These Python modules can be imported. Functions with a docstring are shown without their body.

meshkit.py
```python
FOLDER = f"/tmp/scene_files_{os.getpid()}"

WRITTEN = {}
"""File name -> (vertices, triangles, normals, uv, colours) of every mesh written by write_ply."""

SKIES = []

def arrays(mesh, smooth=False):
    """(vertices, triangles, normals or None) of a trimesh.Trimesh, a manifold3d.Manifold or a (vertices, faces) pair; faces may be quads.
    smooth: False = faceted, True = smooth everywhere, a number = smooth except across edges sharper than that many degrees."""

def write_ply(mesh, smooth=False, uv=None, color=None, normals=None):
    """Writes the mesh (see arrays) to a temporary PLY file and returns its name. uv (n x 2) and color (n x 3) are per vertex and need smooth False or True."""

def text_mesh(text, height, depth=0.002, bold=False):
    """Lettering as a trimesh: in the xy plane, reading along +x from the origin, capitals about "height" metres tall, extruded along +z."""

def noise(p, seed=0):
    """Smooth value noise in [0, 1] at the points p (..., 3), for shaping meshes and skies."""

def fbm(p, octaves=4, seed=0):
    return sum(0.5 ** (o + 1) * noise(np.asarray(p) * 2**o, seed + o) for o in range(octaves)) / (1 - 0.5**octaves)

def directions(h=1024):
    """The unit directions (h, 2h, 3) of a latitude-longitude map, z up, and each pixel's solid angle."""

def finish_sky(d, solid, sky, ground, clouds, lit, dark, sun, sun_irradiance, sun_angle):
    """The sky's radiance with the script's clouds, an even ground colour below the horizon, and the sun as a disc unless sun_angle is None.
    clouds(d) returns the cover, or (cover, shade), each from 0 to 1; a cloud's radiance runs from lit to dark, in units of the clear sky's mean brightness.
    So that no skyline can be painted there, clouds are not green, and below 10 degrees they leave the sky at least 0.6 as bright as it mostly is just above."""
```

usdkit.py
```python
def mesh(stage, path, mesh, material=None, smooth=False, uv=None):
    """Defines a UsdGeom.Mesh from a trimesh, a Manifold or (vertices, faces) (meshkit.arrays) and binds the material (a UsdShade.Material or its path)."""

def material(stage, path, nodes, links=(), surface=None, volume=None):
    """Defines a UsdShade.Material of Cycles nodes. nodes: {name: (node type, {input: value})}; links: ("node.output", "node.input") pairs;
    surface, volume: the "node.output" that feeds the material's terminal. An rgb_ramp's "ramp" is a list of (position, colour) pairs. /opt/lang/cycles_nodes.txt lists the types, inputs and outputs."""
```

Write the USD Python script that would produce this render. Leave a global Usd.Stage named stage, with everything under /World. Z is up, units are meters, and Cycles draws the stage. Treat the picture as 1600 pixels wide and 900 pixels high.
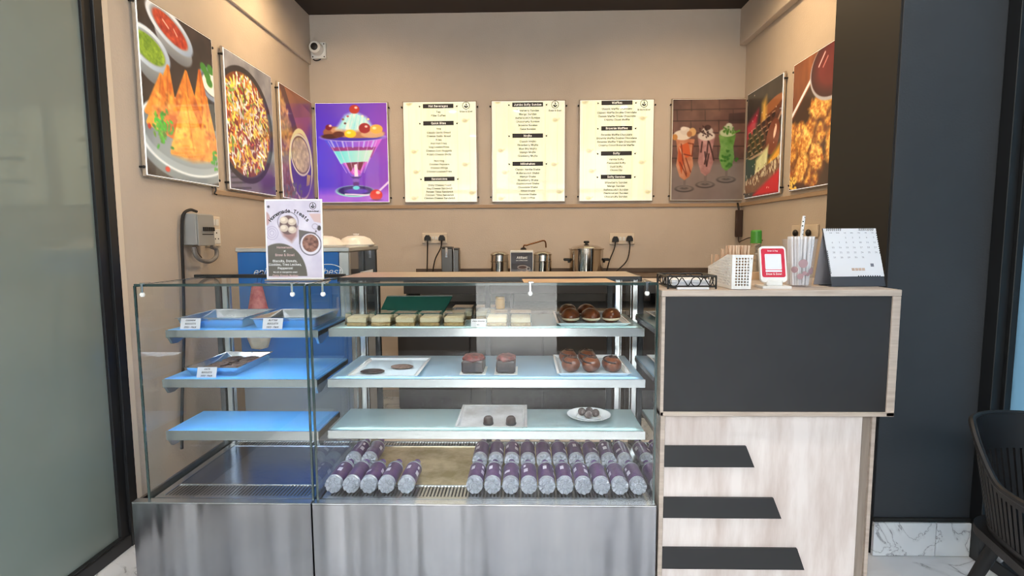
import math, random
import numpy as np, trimesh, usdkit, meshkit
from pxr import Usd, UsdGeom, UsdLux, UsdShade, Gf, Sdf, Vt

stage = Usd.Stage.CreateInMemory()
UsdGeom.SetStageUpAxis(stage, UsdGeom.Tokens.z)
UsdGeom.SetStageMetersPerUnit(stage, 1.0)
UsdGeom.Xform.Define(stage, '/World')
stage.SetDefaultPrim(stage.GetPrimAtPath('/World'))
rnd = random.Random(7)
PI = math.pi

# ------------------------------------------------------------------ camera, sky, exposure
F_PX = 850.0
EXPOSURE = 0.0
cam = UsdGeom.Camera.Define(stage, '/World/Camera')
cam.CreateHorizontalApertureAttr(36.0)
cam.CreateVerticalApertureAttr(20.25)
cam.CreateFocalLengthAttr(36.0 * F_PX / 1600)
cam.CreateClippingRangeAttr(Gf.Vec2f(0.05, 500))
cam.CreateExposureAttr(EXPOSURE)
pitch, yaw, roll = math.atan(80 / F_PX), math.atan(20 / F_PX), -0.005
fw = np.array([-math.sin(yaw) * math.cos(pitch), math.cos(yaw) * math.cos(pitch), -math.sin(pitch)])
rt = np.array([math.cos(yaw), math.sin(yaw), 0]); up = np.cross(rt, fw)
rt, up = math.cos(roll) * rt + math.sin(roll) * up, -math.sin(roll) * rt + math.cos(roll) * up
cam.AddTransformOp().Set(Gf.Matrix4d(*rt, 0, *up, 0, *(-fw), 0, 0, 0, 1.35, 1))

sky = UsdLux.DomeLight.Define(stage, '/World/Sky')          # bright overcast daylight outside the shop front
sky.CreateIntensityAttr(6.3)
sky.CreateColorAttr(Gf.Vec3f(0.93, 0.97, 1.0))
CAFE_POWER = 600.0                                           # neutral ceiling lights on the customer side
CASE_LED = 42.0                                              # slim light strips under the case shelves
LAMP_POWER = 560.0                                          # warm ceiling downlights (built further down)
LAMP_COL = (1.0, 0.70, 0.38)
BOX_GLOW = 0.41                                             # backlit menu and picture panels

# ------------------------------------------------------------------ helpers
def lin(c):
    c = np.asarray(c, float) / 255.0
    return np.where(c <= 0.04045, c / 12.92, ((c + 0.055) / 1.055) ** 2.4)

LOC = {}
used = {}
def numbered(parent, name):
    k = (parent, name); n = used.get(k, 0); used[k] = n + 1
    return f'{parent}/{name}' + (f'_{n:03d}' if n else '')

def meta(p, label=None, cat=None, group=None, kind=None):
    p = p.GetPrim()
    for k, v in (('label', label), ('category', cat), ('group', group), ('kind', kind)):
        if v: p.SetCustomDataByKey(k, v)
    return p

def thing(name, label, cat, loc=(0, 0, 0), rz=0.0, group=None, kind=None):
    x = UsdGeom.Xform.Define(stage, numbered('/World', name))
    x.AddTranslateOp().Set(Gf.Vec3d(*map(float, loc)))
    if rz: x.AddRotateZOp().Set(float(rz))
    LOC[str(x.GetPath())] = np.array(loc, float)
    return meta(x, label, cat, group, kind)

def root_of(path):
    return '/'.join(path.split('/')[:3])

def obj(name, mesh, mat, parent=None, label=None, cat=None, group=None, kind=None, smooth=35, local=False, col=None):
    """one Mesh prim; mesh in world metres unless local"""
    pp = '/World' if parent is None else str(parent.GetPath())
    path = numbered(pp, name)
    off = LOC.get(root_of(pp), np.zeros(3)) if parent is not None else np.zeros(3)
    if not local and parent is not None and np.abs(off).max() > 0:
        mesh = mesh.copy(); mesh.apply_translation(-off)
    m = usdkit.mesh(stage, path, mesh, mat, smooth=smooth)
    if col is not None:
        UsdGeom.PrimvarsAPI(m).CreatePrimvar('col', Sdf.ValueTypeNames.Color3fArray, 'vertex').Set(Vt.Vec3fArray.FromNumpy(np.asarray(col, np.float32)))
    return meta(m, label, cat, group, kind)

def struct(name, mesh, mat, parent=None, **k):
    return obj(name, mesh, mat, parent, kind=None if parent is not None else 'structure', **k)

def dup(root, loc, rz=0.0, label=None, group=None, rot=None):
    was = root.GetCustomData()
    name = root.GetName()
    r = thing(name, label or was['label'], was['category'], loc, 0, group or was.get('group'))
    r.GetReferences().AddInternalReference(root.GetPath())
    xf = UsdGeom.Xformable(r); xf.ClearXformOpOrder()
    r2 = UsdGeom.Xform(r)
    if rot is not None:
        m = Gf.Matrix4d(*[float(v) for v in np.vstack([np.hstack([np.asarray(rot, float).T, np.zeros((3, 1))]), [[*loc, 1]]]).ravel()])
        op = r2.AddTransformOp(opSuffix='place'); op.Set(m)
    else:
        op = r2.AddTranslateOp(opSuffix='place'); op.Set(Gf.Vec3d(*map(float, loc)))
        op2 = r2.AddRotateZOp(opSuffix='turn'); op2.Set(float(rz))
    r.SetInstanceable(True)
    return r

cat_ = trimesh.util.concatenate
def sheet(x0, x1, y0, y1, z0, z1):
    """a glass sheet as its outer face (its edges are strips of their own)"""
    d = np.argmin([x1 - x0, y1 - y0, z1 - z0])
    if d == 0: V = [(x0, y0, z0), (x0, y1, z0), (x0, y1, z1), (x0, y0, z1)]
    elif d == 1: V = [(x0, y0, z0), (x1, y0, z0), (x1, y0, z1), (x0, y0, z1)]
    else: V = [(x0, y0, z1), (x1, y0, z1), (x1, y1, z1), (x0, y1, z1)]
    return trimesh.Trimesh(V, [(0, 1, 2), (0, 2, 3)], process=False)
def bx(x0, x1, y0, y1, z0, z1, b=0.0015):
    x0, x1 = sorted((x0, x1)); y0, y1 = sorted((y0, y1)); z0, z1 = sorted((z0, z1))
    b = min(b, (x1 - x0) * .35, (y1 - y0) * .35, (z1 - z0) * .35)
    if b <= 0:
        return trimesh.creation.box(bounds=[[x0, y0, z0], [x1, y1, z1]])
    P = []
    for i, X in enumerate((x0, x1)):
        for j, Y in enumerate((y0, y1)):
            for k, Z in enumerate((z0, z1)):
                sx, sy, sz = (b, -b)[i], (b, -b)[j], (b, -b)[k]
                P += [(X, Y + sy, Z + sz), (X + sx, Y, Z + sz), (X + sx, Y + sy, Z)]
    return trimesh.convex.convex_hull(np.array(P))

def tube(path, r, n=8, closed=False):
    p = np.asarray(path, float); m = len(p)
    rr = np.broadcast_to(np.asarray(r, float), (m,))
    t = np.gradient(p, axis=0) if not closed else np.roll(p, -1, 0) - np.roll(p, 1, 0)
    t /= np.linalg.norm(t, axis=1, keepdims=True) + 1e-12
    a = np.array([0, 0, 1.0]) if abs(t[0][2]) < .9 else np.array([1.0, 0, 0])
    u = np.cross(t[0], a); u /= np.linalg.norm(u); V = []
    ang = np.linspace(0, 2 * PI, n, endpoint=False)
    for i in range(m):
        u = u - t[i] * (u @ t[i]); u /= np.linalg.norm(u); w = np.cross(t[i], u)
        V.append(p[i] + rr[i] * (np.cos(ang)[:, None] * u + np.sin(ang)[:, None] * w))
    V = np.vstack(V); Fc = []
    for i in range(m if closed else m - 1):
        k = (i + 1) % m
        for j in range(n):
            a_, b_ = i * n + j, i * n + (j + 1) % n
            c_, d_ = k * n + (j + 1) % n, k * n + j
            Fc += [(a_, b_, c_), (a_, c_, d_)]
    if not closed:
        V = np.vstack([V, p[0], p[-1]]); c0, c1 = len(V) - 2, len(V) - 1
        for j in range(n):
            Fc += [(c0, (j + 1) % n, j), (c1, (m - 1) * n + j, (m - 1) * n + (j + 1) % n)]
    return trimesh.Trimesh(V, np.array(Fc), process=False)

def curve(pts, n=24):
    """smooth Catmull-Rom path through the points"""
    p = np.asarray(pts, float); q = np.vstack([2 * p[0] - p[1], p, 2 * p[-1] - p[-2]]); out = []
    k = max(2, n // (len(p) - 1))
    for i in range(1, len(q) - 2):
        for s in np.linspace(0, 1, k, endpoint=False):
            a, b, c, d = q[i - 1], q[i], q[i + 1], q[i + 2]
            out.append(.5 * (2 * b + (c - a) * s + (2 * a - 5 * b + 4 * c - d) * s * s + (3 * b - a - 3 * c + d) * s ** 3))
    return np.vstack([out, p[-1]])

def lathe(prof, n=32, at=(0, 0, 0), axis='z', wob=None):
    """(r, h) profile turned about an axis through at"""
    prof = np.asarray(prof, float); m = len(prof); ang = np.linspace(0, 2 * PI, n, endpoint=False)
    R = prof[:, 0][:, None] * np.ones(n)[None]; Hh = prof[:, 1][:, None] * np.ones(n)[None]
    if wob is not None: R, Hh = wob(R, Hh, ang[None] * np.ones((m, 1)))
    V = np.stack([R * np.cos(ang), R * np.sin(ang), Hh], -1).reshape(-1, 3)
    i, j = np.meshgrid(np.arange(m - 1), np.arange(n), indexing='ij'); j2 = (j + 1) % n
    a, b, c, d = i * n + j, i * n + j2, (i + 1) * n + j2, (i + 1) * n + j
    Fc = np.concatenate([np.stack([a, b, c], -1).reshape(-1, 3), np.stack([a, c, d], -1).reshape(-1, 3)])
    t = trimesh.Trimesh(V, Fc, process=True); t.update_faces(t.nondegenerate_faces()); t.remove_unreferenced_vertices()
    if axis == 'y': t.vertices = t.vertices[:, [0, 2, 1]]; t.invert()
    if axis == 'x': t.vertices = t.vertices[:, [2, 1, 0]]; t.invert()
    t.apply_translation(at); return t

def prism(poly, axis, a, b):
    """extrude a 2-D outline from a to b; axis y: outline is (x, z); axis z: (x, y); axis x: (y, z)"""
    from shapely.geometry import Polygon
    t = trimesh.creation.extrude_polygon(poly if hasattr(poly, 'exterior') else Polygon(poly), abs(b - a), engine='earcut')
    v = t.vertices.copy(); lo = min(a, b)
    if axis == 'z': t.vertices = v + [0, 0, lo]
    elif axis == 'y': t.vertices = np.stack([v[:, 0], v[:, 2] + lo, v[:, 1]], 1); t.invert()
    else: t.vertices = np.stack([v[:, 2] + lo, v[:, 0], v[:, 1]], 1)
    return t

def ball(c, r, n=2, s=(1, 1, 1)):
    t = trimesh.creation.icosphere(n, 1.0); t.apply_scale(np.array(s) * r); t.apply_translation(c); return t

def lumpy(t, amp, freq, seed=0):
    n = t.vertex_normals; t.vertices = t.vertices + n * (amp * (meshkit.fbm(t.vertices * freq + 11.3, 3, seed) - .5) * 2)[:, None]; return t

def basis(o, U, V, mesh):
    """put a mesh made in the (x right, y up, z out) plane onto the plane at o with axes U, V"""
    U, V = np.asarray(U, float), np.asarray(V, float); N = np.cross(U, V)
    m = mesh.copy(); m.vertices = np.asarray(o, float) + m.vertices @ np.array([U, V, N]); return m

def text(s, h, bold=True, depth=.0006, align='c', width=None):
    t = meshkit.text_mesh(s, h, depth, bold); w = t.bounds[1][0]
    if width: t.apply_scale([width / w, 1, 1]); w = width
    t.apply_translation([-w / 2 if align == 'c' else 0, -h / 2, 0]); return t

# ------------------------------------------------------------------ materials
LK = '/World/Looks/'
UsdGeom.Scope.Define(stage, '/World/Looks')
def mat(name, rgb, rough=.5, metal=0., rgb2=None, scale=6., stretch=(1, 1, 1), bump=0., bscale=None, bstretch=None, detail=4, ramp=(.35, .65), **k):
    """principled material; rgb2 mixes in through noise; bump is the noise height in metres"""
    nodes = {'p': ('principled_bsdf', {'base_color': tuple(lin(rgb)), 'roughness': rough, 'metallic': metal, **k})}
    links = []
    if rgb2 is not None or bump: nodes['g'] = ('texture_coordinate', {})
    if rgb2 is not None:
        nodes['m'] = ('mapping', {'scale': tuple(stretch)}); links.append(('g.object', 'm.vector'))
        nodes['n'] = ('noise_texture', {'scale': scale, 'detail': detail, 'roughness': .6}); links.append(('m.vector', 'n.vector'))
        nodes['r'] = ('rgb_ramp', {'ramp': [(ramp[0], tuple(lin(rgb))), (ramp[1], tuple(lin(rgb2)))]}); links += [('n.fac', 'r.fac'), ('r.color', 'p.base_color')]
    if bump:
        nodes['bm'] = ('mapping', {'scale': tuple(bstretch or (1, 1, 1))}); links.append(('g.object', 'bm.vector'))
        nodes['bn'] = ('noise_texture', {'scale': bscale or scale, 'detail': 3}); links.append(('bm.vector', 'bn.vector'))
        nodes['b'] = ('bump', {'strength': 1.0, 'distance': bump}); links += [('bn.fac', 'b.height'), ('b.normal', 'p.normal')]
    return usdkit.material(stage, LK + name, nodes, links, 'p.BSDF')

def pane(name, tint, ior=1.45, gl=1.0, rough=0.0):
    return usdkit.material(stage, LK + name, {'t': ('transparent_bsdf', {'color': tint}), 'g': ('glossy_bsdf', {'color': (gl, gl, gl), 'roughness': rough}), 'f': ('fresnel', {'IOR': ior}), 'x': ('mix_closure', {})},
                           [('f.fac', 'x.fac'), ('t.BSDF', 'x.closure1'), ('g.BSDF', 'x.closure2')], 'x.closure')

def print_mat(name, glow, coat=1.0):
    n = {'a': ('attribute', {'attribute': 'col'}), 'p': ('principled_bsdf', {'roughness': .4, 'coat_weight': coat, 'coat_roughness': .02, 'emission_strength': glow})}
    l = [('a.color', 'p.base_color')]
    if glow > 0: l.append(('a.color', 'p.emission_color'))
    return usdkit.material(stage, LK + name, n, l, 'p.BSDF')

M = {}
M['wall'] = mat('wall_paint', (202, 189, 176), .62, rgb2=(196, 183, 170), scale=2.2, bump=.0012, bscale=90)
M['wall_dark'] = mat('dark_paint', (50, 53, 57), .6, rgb2=(46, 49, 53), scale=3, bump=.0008, bscale=120)
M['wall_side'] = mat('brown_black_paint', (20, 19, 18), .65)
M['ceil'] = mat('ceiling_paint', (50, 40, 35), .7)
M['black'] = mat('black_metal', (26, 27, 29), .38)
M['blackp'] = mat('black_plastic', (24, 24, 26), .45)
M['trimcol'] = mat('trim_paint', (176, 150, 124), .55)
M['chrome'] = mat('chrome', (225, 226, 228), .12, 1.0)
M['steel'] = mat('brushed_steel', (150, 151, 155), .21, 1.0, rgb2=(138, 139, 144), scale=2, stretch=(3, 3, .3), bump=.05, bscale=1.0, bstretch=(3.2, 3.2, .22))
M['steel2'] = mat('shelf_steel', (205, 208, 210), .22, 1.0, bump=.0006, bscale=9)
M['deck'] = mat('deck_steel', (226, 212, 176), .36, .85, rgb2=(176, 158, 112), scale=9, bump=.0006, bscale=12)
M['deck_blue'] = mat('deck_steel_cool', (150, 164, 188), .2, 1.0, bump=.0008, bscale=8)
M['glass'] = pane('case_glass', (.95, .968, .96), 1.5)
M['glass_edge'] = mat('glass_edge', (40, 60, 58), .15, 0, coat_weight=1.0)
def shelf_mat(name, rgb, through):
    return usdkit.material(stage, LK + name, {'p': ('principled_bsdf', {'base_color': tuple(lin(rgb)), 'roughness': .16}), 't': ('translucent_bsdf', {'color': tuple(lin(rgb))}), 'y': ('mix_closure', {'fac': through})}, [('p.BSDF', 'y.closure1'), ('t.BSDF', 'y.closure2')], 'y.closure')
M['shelf_blue'] = shelf_mat('blue_film_shelf', (130, 205, 254), .2)
M['shelf_pale'] = shelf_mat('pale_glass_shelf', (178, 196, 196), .45)
M['shelf_ice'] = shelf_mat('ice_glass_shelf', (184, 210, 226), .45)
M['wood_pale'] = mat('pale_wood_laminate', (222, 213, 209), .45, rgb2=(190, 174, 166), scale=2.6, stretch=(5, 5, .8), ramp=(.38, .7), detail=6)
M['wood_edge'] = mat('grey_wood_edge', (190, 176, 164), .5, rgb2=(170, 155, 143), scale=5, stretch=(1, 6, 12))
M['wood_leg'] = mat('taupe_wood_edge', (150, 137, 127), .5, rgb2=(132, 120, 110), scale=5, stretch=(8, 8, .7))
M['tan_top'] = mat('tan_laminate', (172, 150, 128), .35, rgb2=(158, 136, 114), scale=8, stretch=(1, 6, 1))
M['panel_black'] = mat('matt_black_laminate', (40, 39, 41), .55, rgb2=(35, 34, 36), scale=4)
M['slat_black'] = mat('black_laminate_strip', (36, 36, 38), .5)
M['white'] = mat('white_plastic', (228, 228, 226), .4)
M['offwhite'] = mat('ivory_plastic', (222, 208, 190), .45)
M['paper'] = mat('white_paper', (222, 224, 230), .7)
M['greyplastic'] = mat('grey_plastic', (152, 152, 150), .5)
M['ink'] = mat('black_ink', (30, 28, 34), .7)
M['brown'] = mat('dark_brown_laminate', (92, 78, 68), .5, rgb2=(78, 66, 58), scale=6)
M['dark_counter'] = mat('dark_counter_front', (44, 41, 40), .5)
M['stone'] = mat('grey_worktop', (120, 116, 112), .3, rgb2=(92, 88, 84), scale=22)
M['frost'] = mat('frosted_glass', (128, 138, 132), .4, rgb2=(120, 131, 126), scale=1.2, coat_weight=1.0, coat_roughness=.035, coat_ior=1.5)
M['cable'] = mat('black_cable', (30, 27, 27), .5)
M['conduit'] = mat('grey_conduit', (120, 116, 114), .5)
def marble(name, a, b, vein, sc):
    return usdkit.material(stage, LK + name, {
        'g': ('texture_coordinate', {}), 'w': ('noise_texture', {'scale': sc, 'detail': 6, 'distortion': 1.6}), 'n': ('noise_texture', {'scale': sc * .7, 'detail': 3}),
        'd': ('math', {'math_type': 'subtract', 'value2': .5}), 'ab': ('math', {'math_type': 'absolute'}),
        'r': ('rgb_ramp', {'ramp': [(0, tuple(lin(vein))), (.006, tuple(lin(b))), (.03, tuple(lin(a)))]}),
        'r2': ('rgb_ramp', {'ramp': [(.35, (.82, .82, .84)), (.6, (1, 1, 1))]}), 'mx': ('mix', {'mix_type': 'multiply', 'fac': 1.0}),
        'p': ('principled_bsdf', {'roughness': .22})},
        [('g.object', 'w.vector'), ('g.object', 'n.vector'), ('w.fac', 'd.value1'), ('d.value', 'ab.value1'), ('ab.value', 'r.fac'), ('n.fac', 'r2.fac'), ('r.color', 'mx.color1'), ('r2.color', 'mx.color2'), ('mx.color', 'p.base_color')], 'p.BSDF')
M['marble'] = marble('white_marble', (236, 238, 240), (224, 226, 228), (150, 150, 156), 3.2)
M['floor'] = marble('floor_marble', (226, 226, 227), (214, 214, 215), (150, 148, 149), 2.2)
M['film'] = usdkit.material(stage, LK + 'pale_blue_film_glass', {'a': ('translucent_bsdf', {'color': tuple(lin((116, 138, 150)))}), 'd': ('principled_bsdf', {'base_color': tuple(lin((104, 124, 138))), 'roughness': .12}), 'x': ('mix_closure', {'fac': .35})},
                            [('a.BSDF', 'x.closure1'), ('d.BSDF', 'x.closure2')], 'x.closure')

# ------------------------------------------------------------------ the room
XL, XR, YB, ZC = -1.736, 1.757, 4.50, 3.125
floor = struct('floor', bx(-3.2, 3.2, -2.6, YB + .1, -.08, 0, 0), M['floor'], label='grey veined marble floor at the foot of the counter', cat='floor')
struct('wall_back', bx(XL - .1, 2.2, YB, YB + .12, 0, 3.3, 0), M['wall'], label='tan painted back wall behind the menu boards', cat='wall')
struct('wall_left', bx(XL - .12, XL, 2.325, YB, 0, 3.3, 0), M['wall'], label='tan painted left wall with three food pictures', cat='wall')
struct('wall_right', bx(XR, XR + .12, 2.69, YB, 0, 3.3, 0), M['wall'], label='tan painted right wall with two food pictures', cat='wall')
wf = struct('wall_front', bx(1.47, 2.05, 2.232, 2.697, 0, 3.3, .002), M['wall_dark'], label='dark blue grey wall pier right of the counter', cat='wall')
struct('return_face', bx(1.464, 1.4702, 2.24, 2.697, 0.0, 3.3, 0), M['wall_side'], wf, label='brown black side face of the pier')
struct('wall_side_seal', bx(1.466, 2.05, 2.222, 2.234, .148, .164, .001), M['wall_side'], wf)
struct('ceiling', bx(-3.2, 3.2, -2.6, YB + .1, ZC, ZC + .1, 0), M['ceil'], label='dark brown painted ceiling over the kiosk', cat='ceiling')
struct('trim_1', bx(XR - .055, XR, 2.697, YB, 2.845, ZC, .004), M['wall'], label='tan beam along the top of the right wall', cat='beam')
struct('trim_2', bx(XL, XL + .018, 2.325, YB, 2.74, ZC, .003), M['wall'], label='tan boxed band along the top of the left wall', cat='beam')
struct('trim_3', bx(XL, XR, YB - .012, YB, 1.585, 1.612, .002), M['trimcol'], label='thin ledge under the boards on the back wall', cat='trim')
struct('trim_4', bx(XL, XL + .012, 3.02, YB - .012, 1.595, 1.622, .002), M['trimcol'], label='thin ledge under the pictures on the left wall', cat='trim')
struct('trim_5', bx(XR - .012, XR, 2.697, YB - .012, 1.585, 1.612, .002), M['trimcol'], label='thin ledge under the pictures on the right wall', cat='trim')
# baseboard tiles of the pier
bb = thing('baseboard_right', 'white veined marble baseboard under the dark wall pier', 'baseboard', (1.47, 2.232, 0), kind='structure')
for a, b in ((1.466, 1.722), (1.725, 1.872)):
    obj('tile', bx(a, b, 2.216, 2.232, .001, .146, .0015), M['marble'], bb)

# left frosted partition
w1 = thing('window_1', 'frosted grey green glass partition on the left in a black frame', 'window', (XL, 0, 0), kind='structure')
obj('pane', bx(XL - .03, XL - .018, -2.5, 2.205, .05, 3.1, 0), M['frost'], w1)
obj('post', cat_([bx(XL - .06, XL - .006, 2.195, 2.243, 0, ZC, .002), bx(XL - .06, XL + .006, 2.243, 2.29, 0, ZC, .002)]), M['black'], w1)
obj('bottom_rail', cat_([bx(XL - .07, XL + .004, -2.5, 2.243, 0, .058, .004), bx(XL - .03, XL + .0, -2.5, 2.195, .058, .066, .002)]), M['black'], w1)
obj('edge_bead', bx(XL - .02, XL + .004, 2.29, 2.325, 0, ZC, .002), M['offwhite'], w1, label='pale bead beside the black post')
# right partition: pale blue filmed glass in black frame
w2 = thing('window_2', 'pale blue glass partition on the right in a black frame', 'window', (1.9, 0, 0), kind='structure')
obj('pane', bx(1.925, 1.933, -2.5, 2.16, .08, 3.1, 0), M['film'], w2)
obj('post', cat_([bx(1.865, 1.96, 2.17, 2.231, 0, ZC, .002), bx(1.90, 1.935, 2.15, 2.17, 0, ZC, .002)]), M['black'], w2)
obj('bottom_rail', cat_([bx(1.872, 1.97, -2.5, 2.17, 0, .055, .004), bx(1.9, 1.95, -2.5, 2.1, .055, .075, .002)]), M['black'], w2)
# open shop front behind the camera: black mullions, pavement outside
w3 = thing('window_3', 'black framed open shop front behind the viewer', 'window', (0, -2.5, 0), kind='structure')
for x in (-1.7, -.62, .42, 1.85):
    obj('mullion', bx(x - .04, x + .04, -2.55, -2.47, 0, ZC, .003), M['black'], w3)
obj('transom', bx(-1.74, 1.92, -2.55, -2.47, 2.25, 2.33, .003), M['black'], w3)
for a, b in ((-1.66, -.66), (.46, 1.81)):
    obj('kick_panel', bx(a, b, -2.53, -2.49, 0.0, .95, .003), M['black'], w3)
M['facade'] = mat('pale_facade', (168, 164, 156), .8, rgb2=(150, 146, 140), scale=.4)
M['facade_dark'] = mat('facade_opening', (60, 64, 70), .3)
fc_ = struct('street_front', bx(-22, 22, -15, -14.5, -.09, 7.5, 0), M['facade'], label='pale building front across the street, behind the viewer', cat='building')
for i in range(9):
    for j, (z0, z1) in enumerate(((0, 2.6), (3.6, 5.4))):
        struct('opening', bx(-17 + i * 4.1, -14.4 + i * 4.1, -14.6, -14.47, z0, z1, .01), M['facade_dark'], fc_)
M['pave'] = mat('pale_pavement', (176, 174, 170), .8, rgb2=(180, 178, 172), scale=1.5)
struct('ground', bx(-30, 30, -30, 30, -.3, -.09, 0), M['pave'], label='pale concrete pavement outside the shop front', cat='pavement')

# ceiling downlights
M['lamp'] = usdkit.material(stage, LK + 'lamp_glow', {'e': ('emission', {'color': LAMP_COL, 'strength': LAMP_POWER})}, [], 'e.emission')
for i, (x, y, w) in enumerate(((-1.30, 3.5, 'left rear'), (1.24, 3.45, 'right rear'), (-.55, 2.9, 'left front'), (.65, 2.9, 'right front'))):
    d = thing('ceiling_downlight', f'round warm ceiling downlight at the {w} above the counter', 'downlight', (x, y, ZC - .03))
    obj('rim', lathe([(.055, 0), (.075, 0), (.075, .03), (.05, .03), (.05, .02), (.055, 0)], 32, (x, y, ZC - .031)), M['white'], d)
    obj('diffuser', lathe([(0, .012), (.05, .012), (.05, .02), (0, .02)], 24, (x, y, ZC - .031)), M['lamp'], d)

M['cafe_lamp'] = usdkit.material(stage, LK + 'cafe_lamp_glow', {'e': ('emission', {'color': (1.0, .95, .88), 'strength': CAFE_POWER})}, [], 'e.emission')
for x, y, w in ((-1.0, 1.15, 'left, nearest the cases'), (-.1, 1.15, 'middle, nearest the cases'), (1.35, 1.3, 'right, nearest the counter'), (-.9, -.7, 'left, by the shop front'), (.9, -.7, 'right, by the shop front')):
    d = thing('ceiling_light', f'round white ceiling light over the customer floor, {w}', 'ceiling light', (x, y, ZC - .03))
    obj('rim', lathe([(.055, 0), (.075, 0), (.075, .03), (.05, .03), (.05, .02), (.055, 0)], 32, (x, y, ZC - .031)), M['white'], d)
    obj('diffuser', lathe([(0, .012), (.05, .012), (.05, .02), (0, .02)], 24, (x, y, ZC - .031)), M['cafe_lamp'], d)
# ------------------------------------------------------------------ glass display cases
def grille(x0, x1, y0, y1, z, pitch_=.0135, lean=.0):
    """a strip of narrow bars with open slots between"""
    n = int((x1 - x0) / pitch_); ms = []
    for i in range(n):
        x = x0 + (i + .5) * (x1 - x0) / n
        ms.append(bx(x - pitch_ * .27, x + pitch_ * .27, y0, y1, z - .004, z, 0))
    return cat_(ms)

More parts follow.
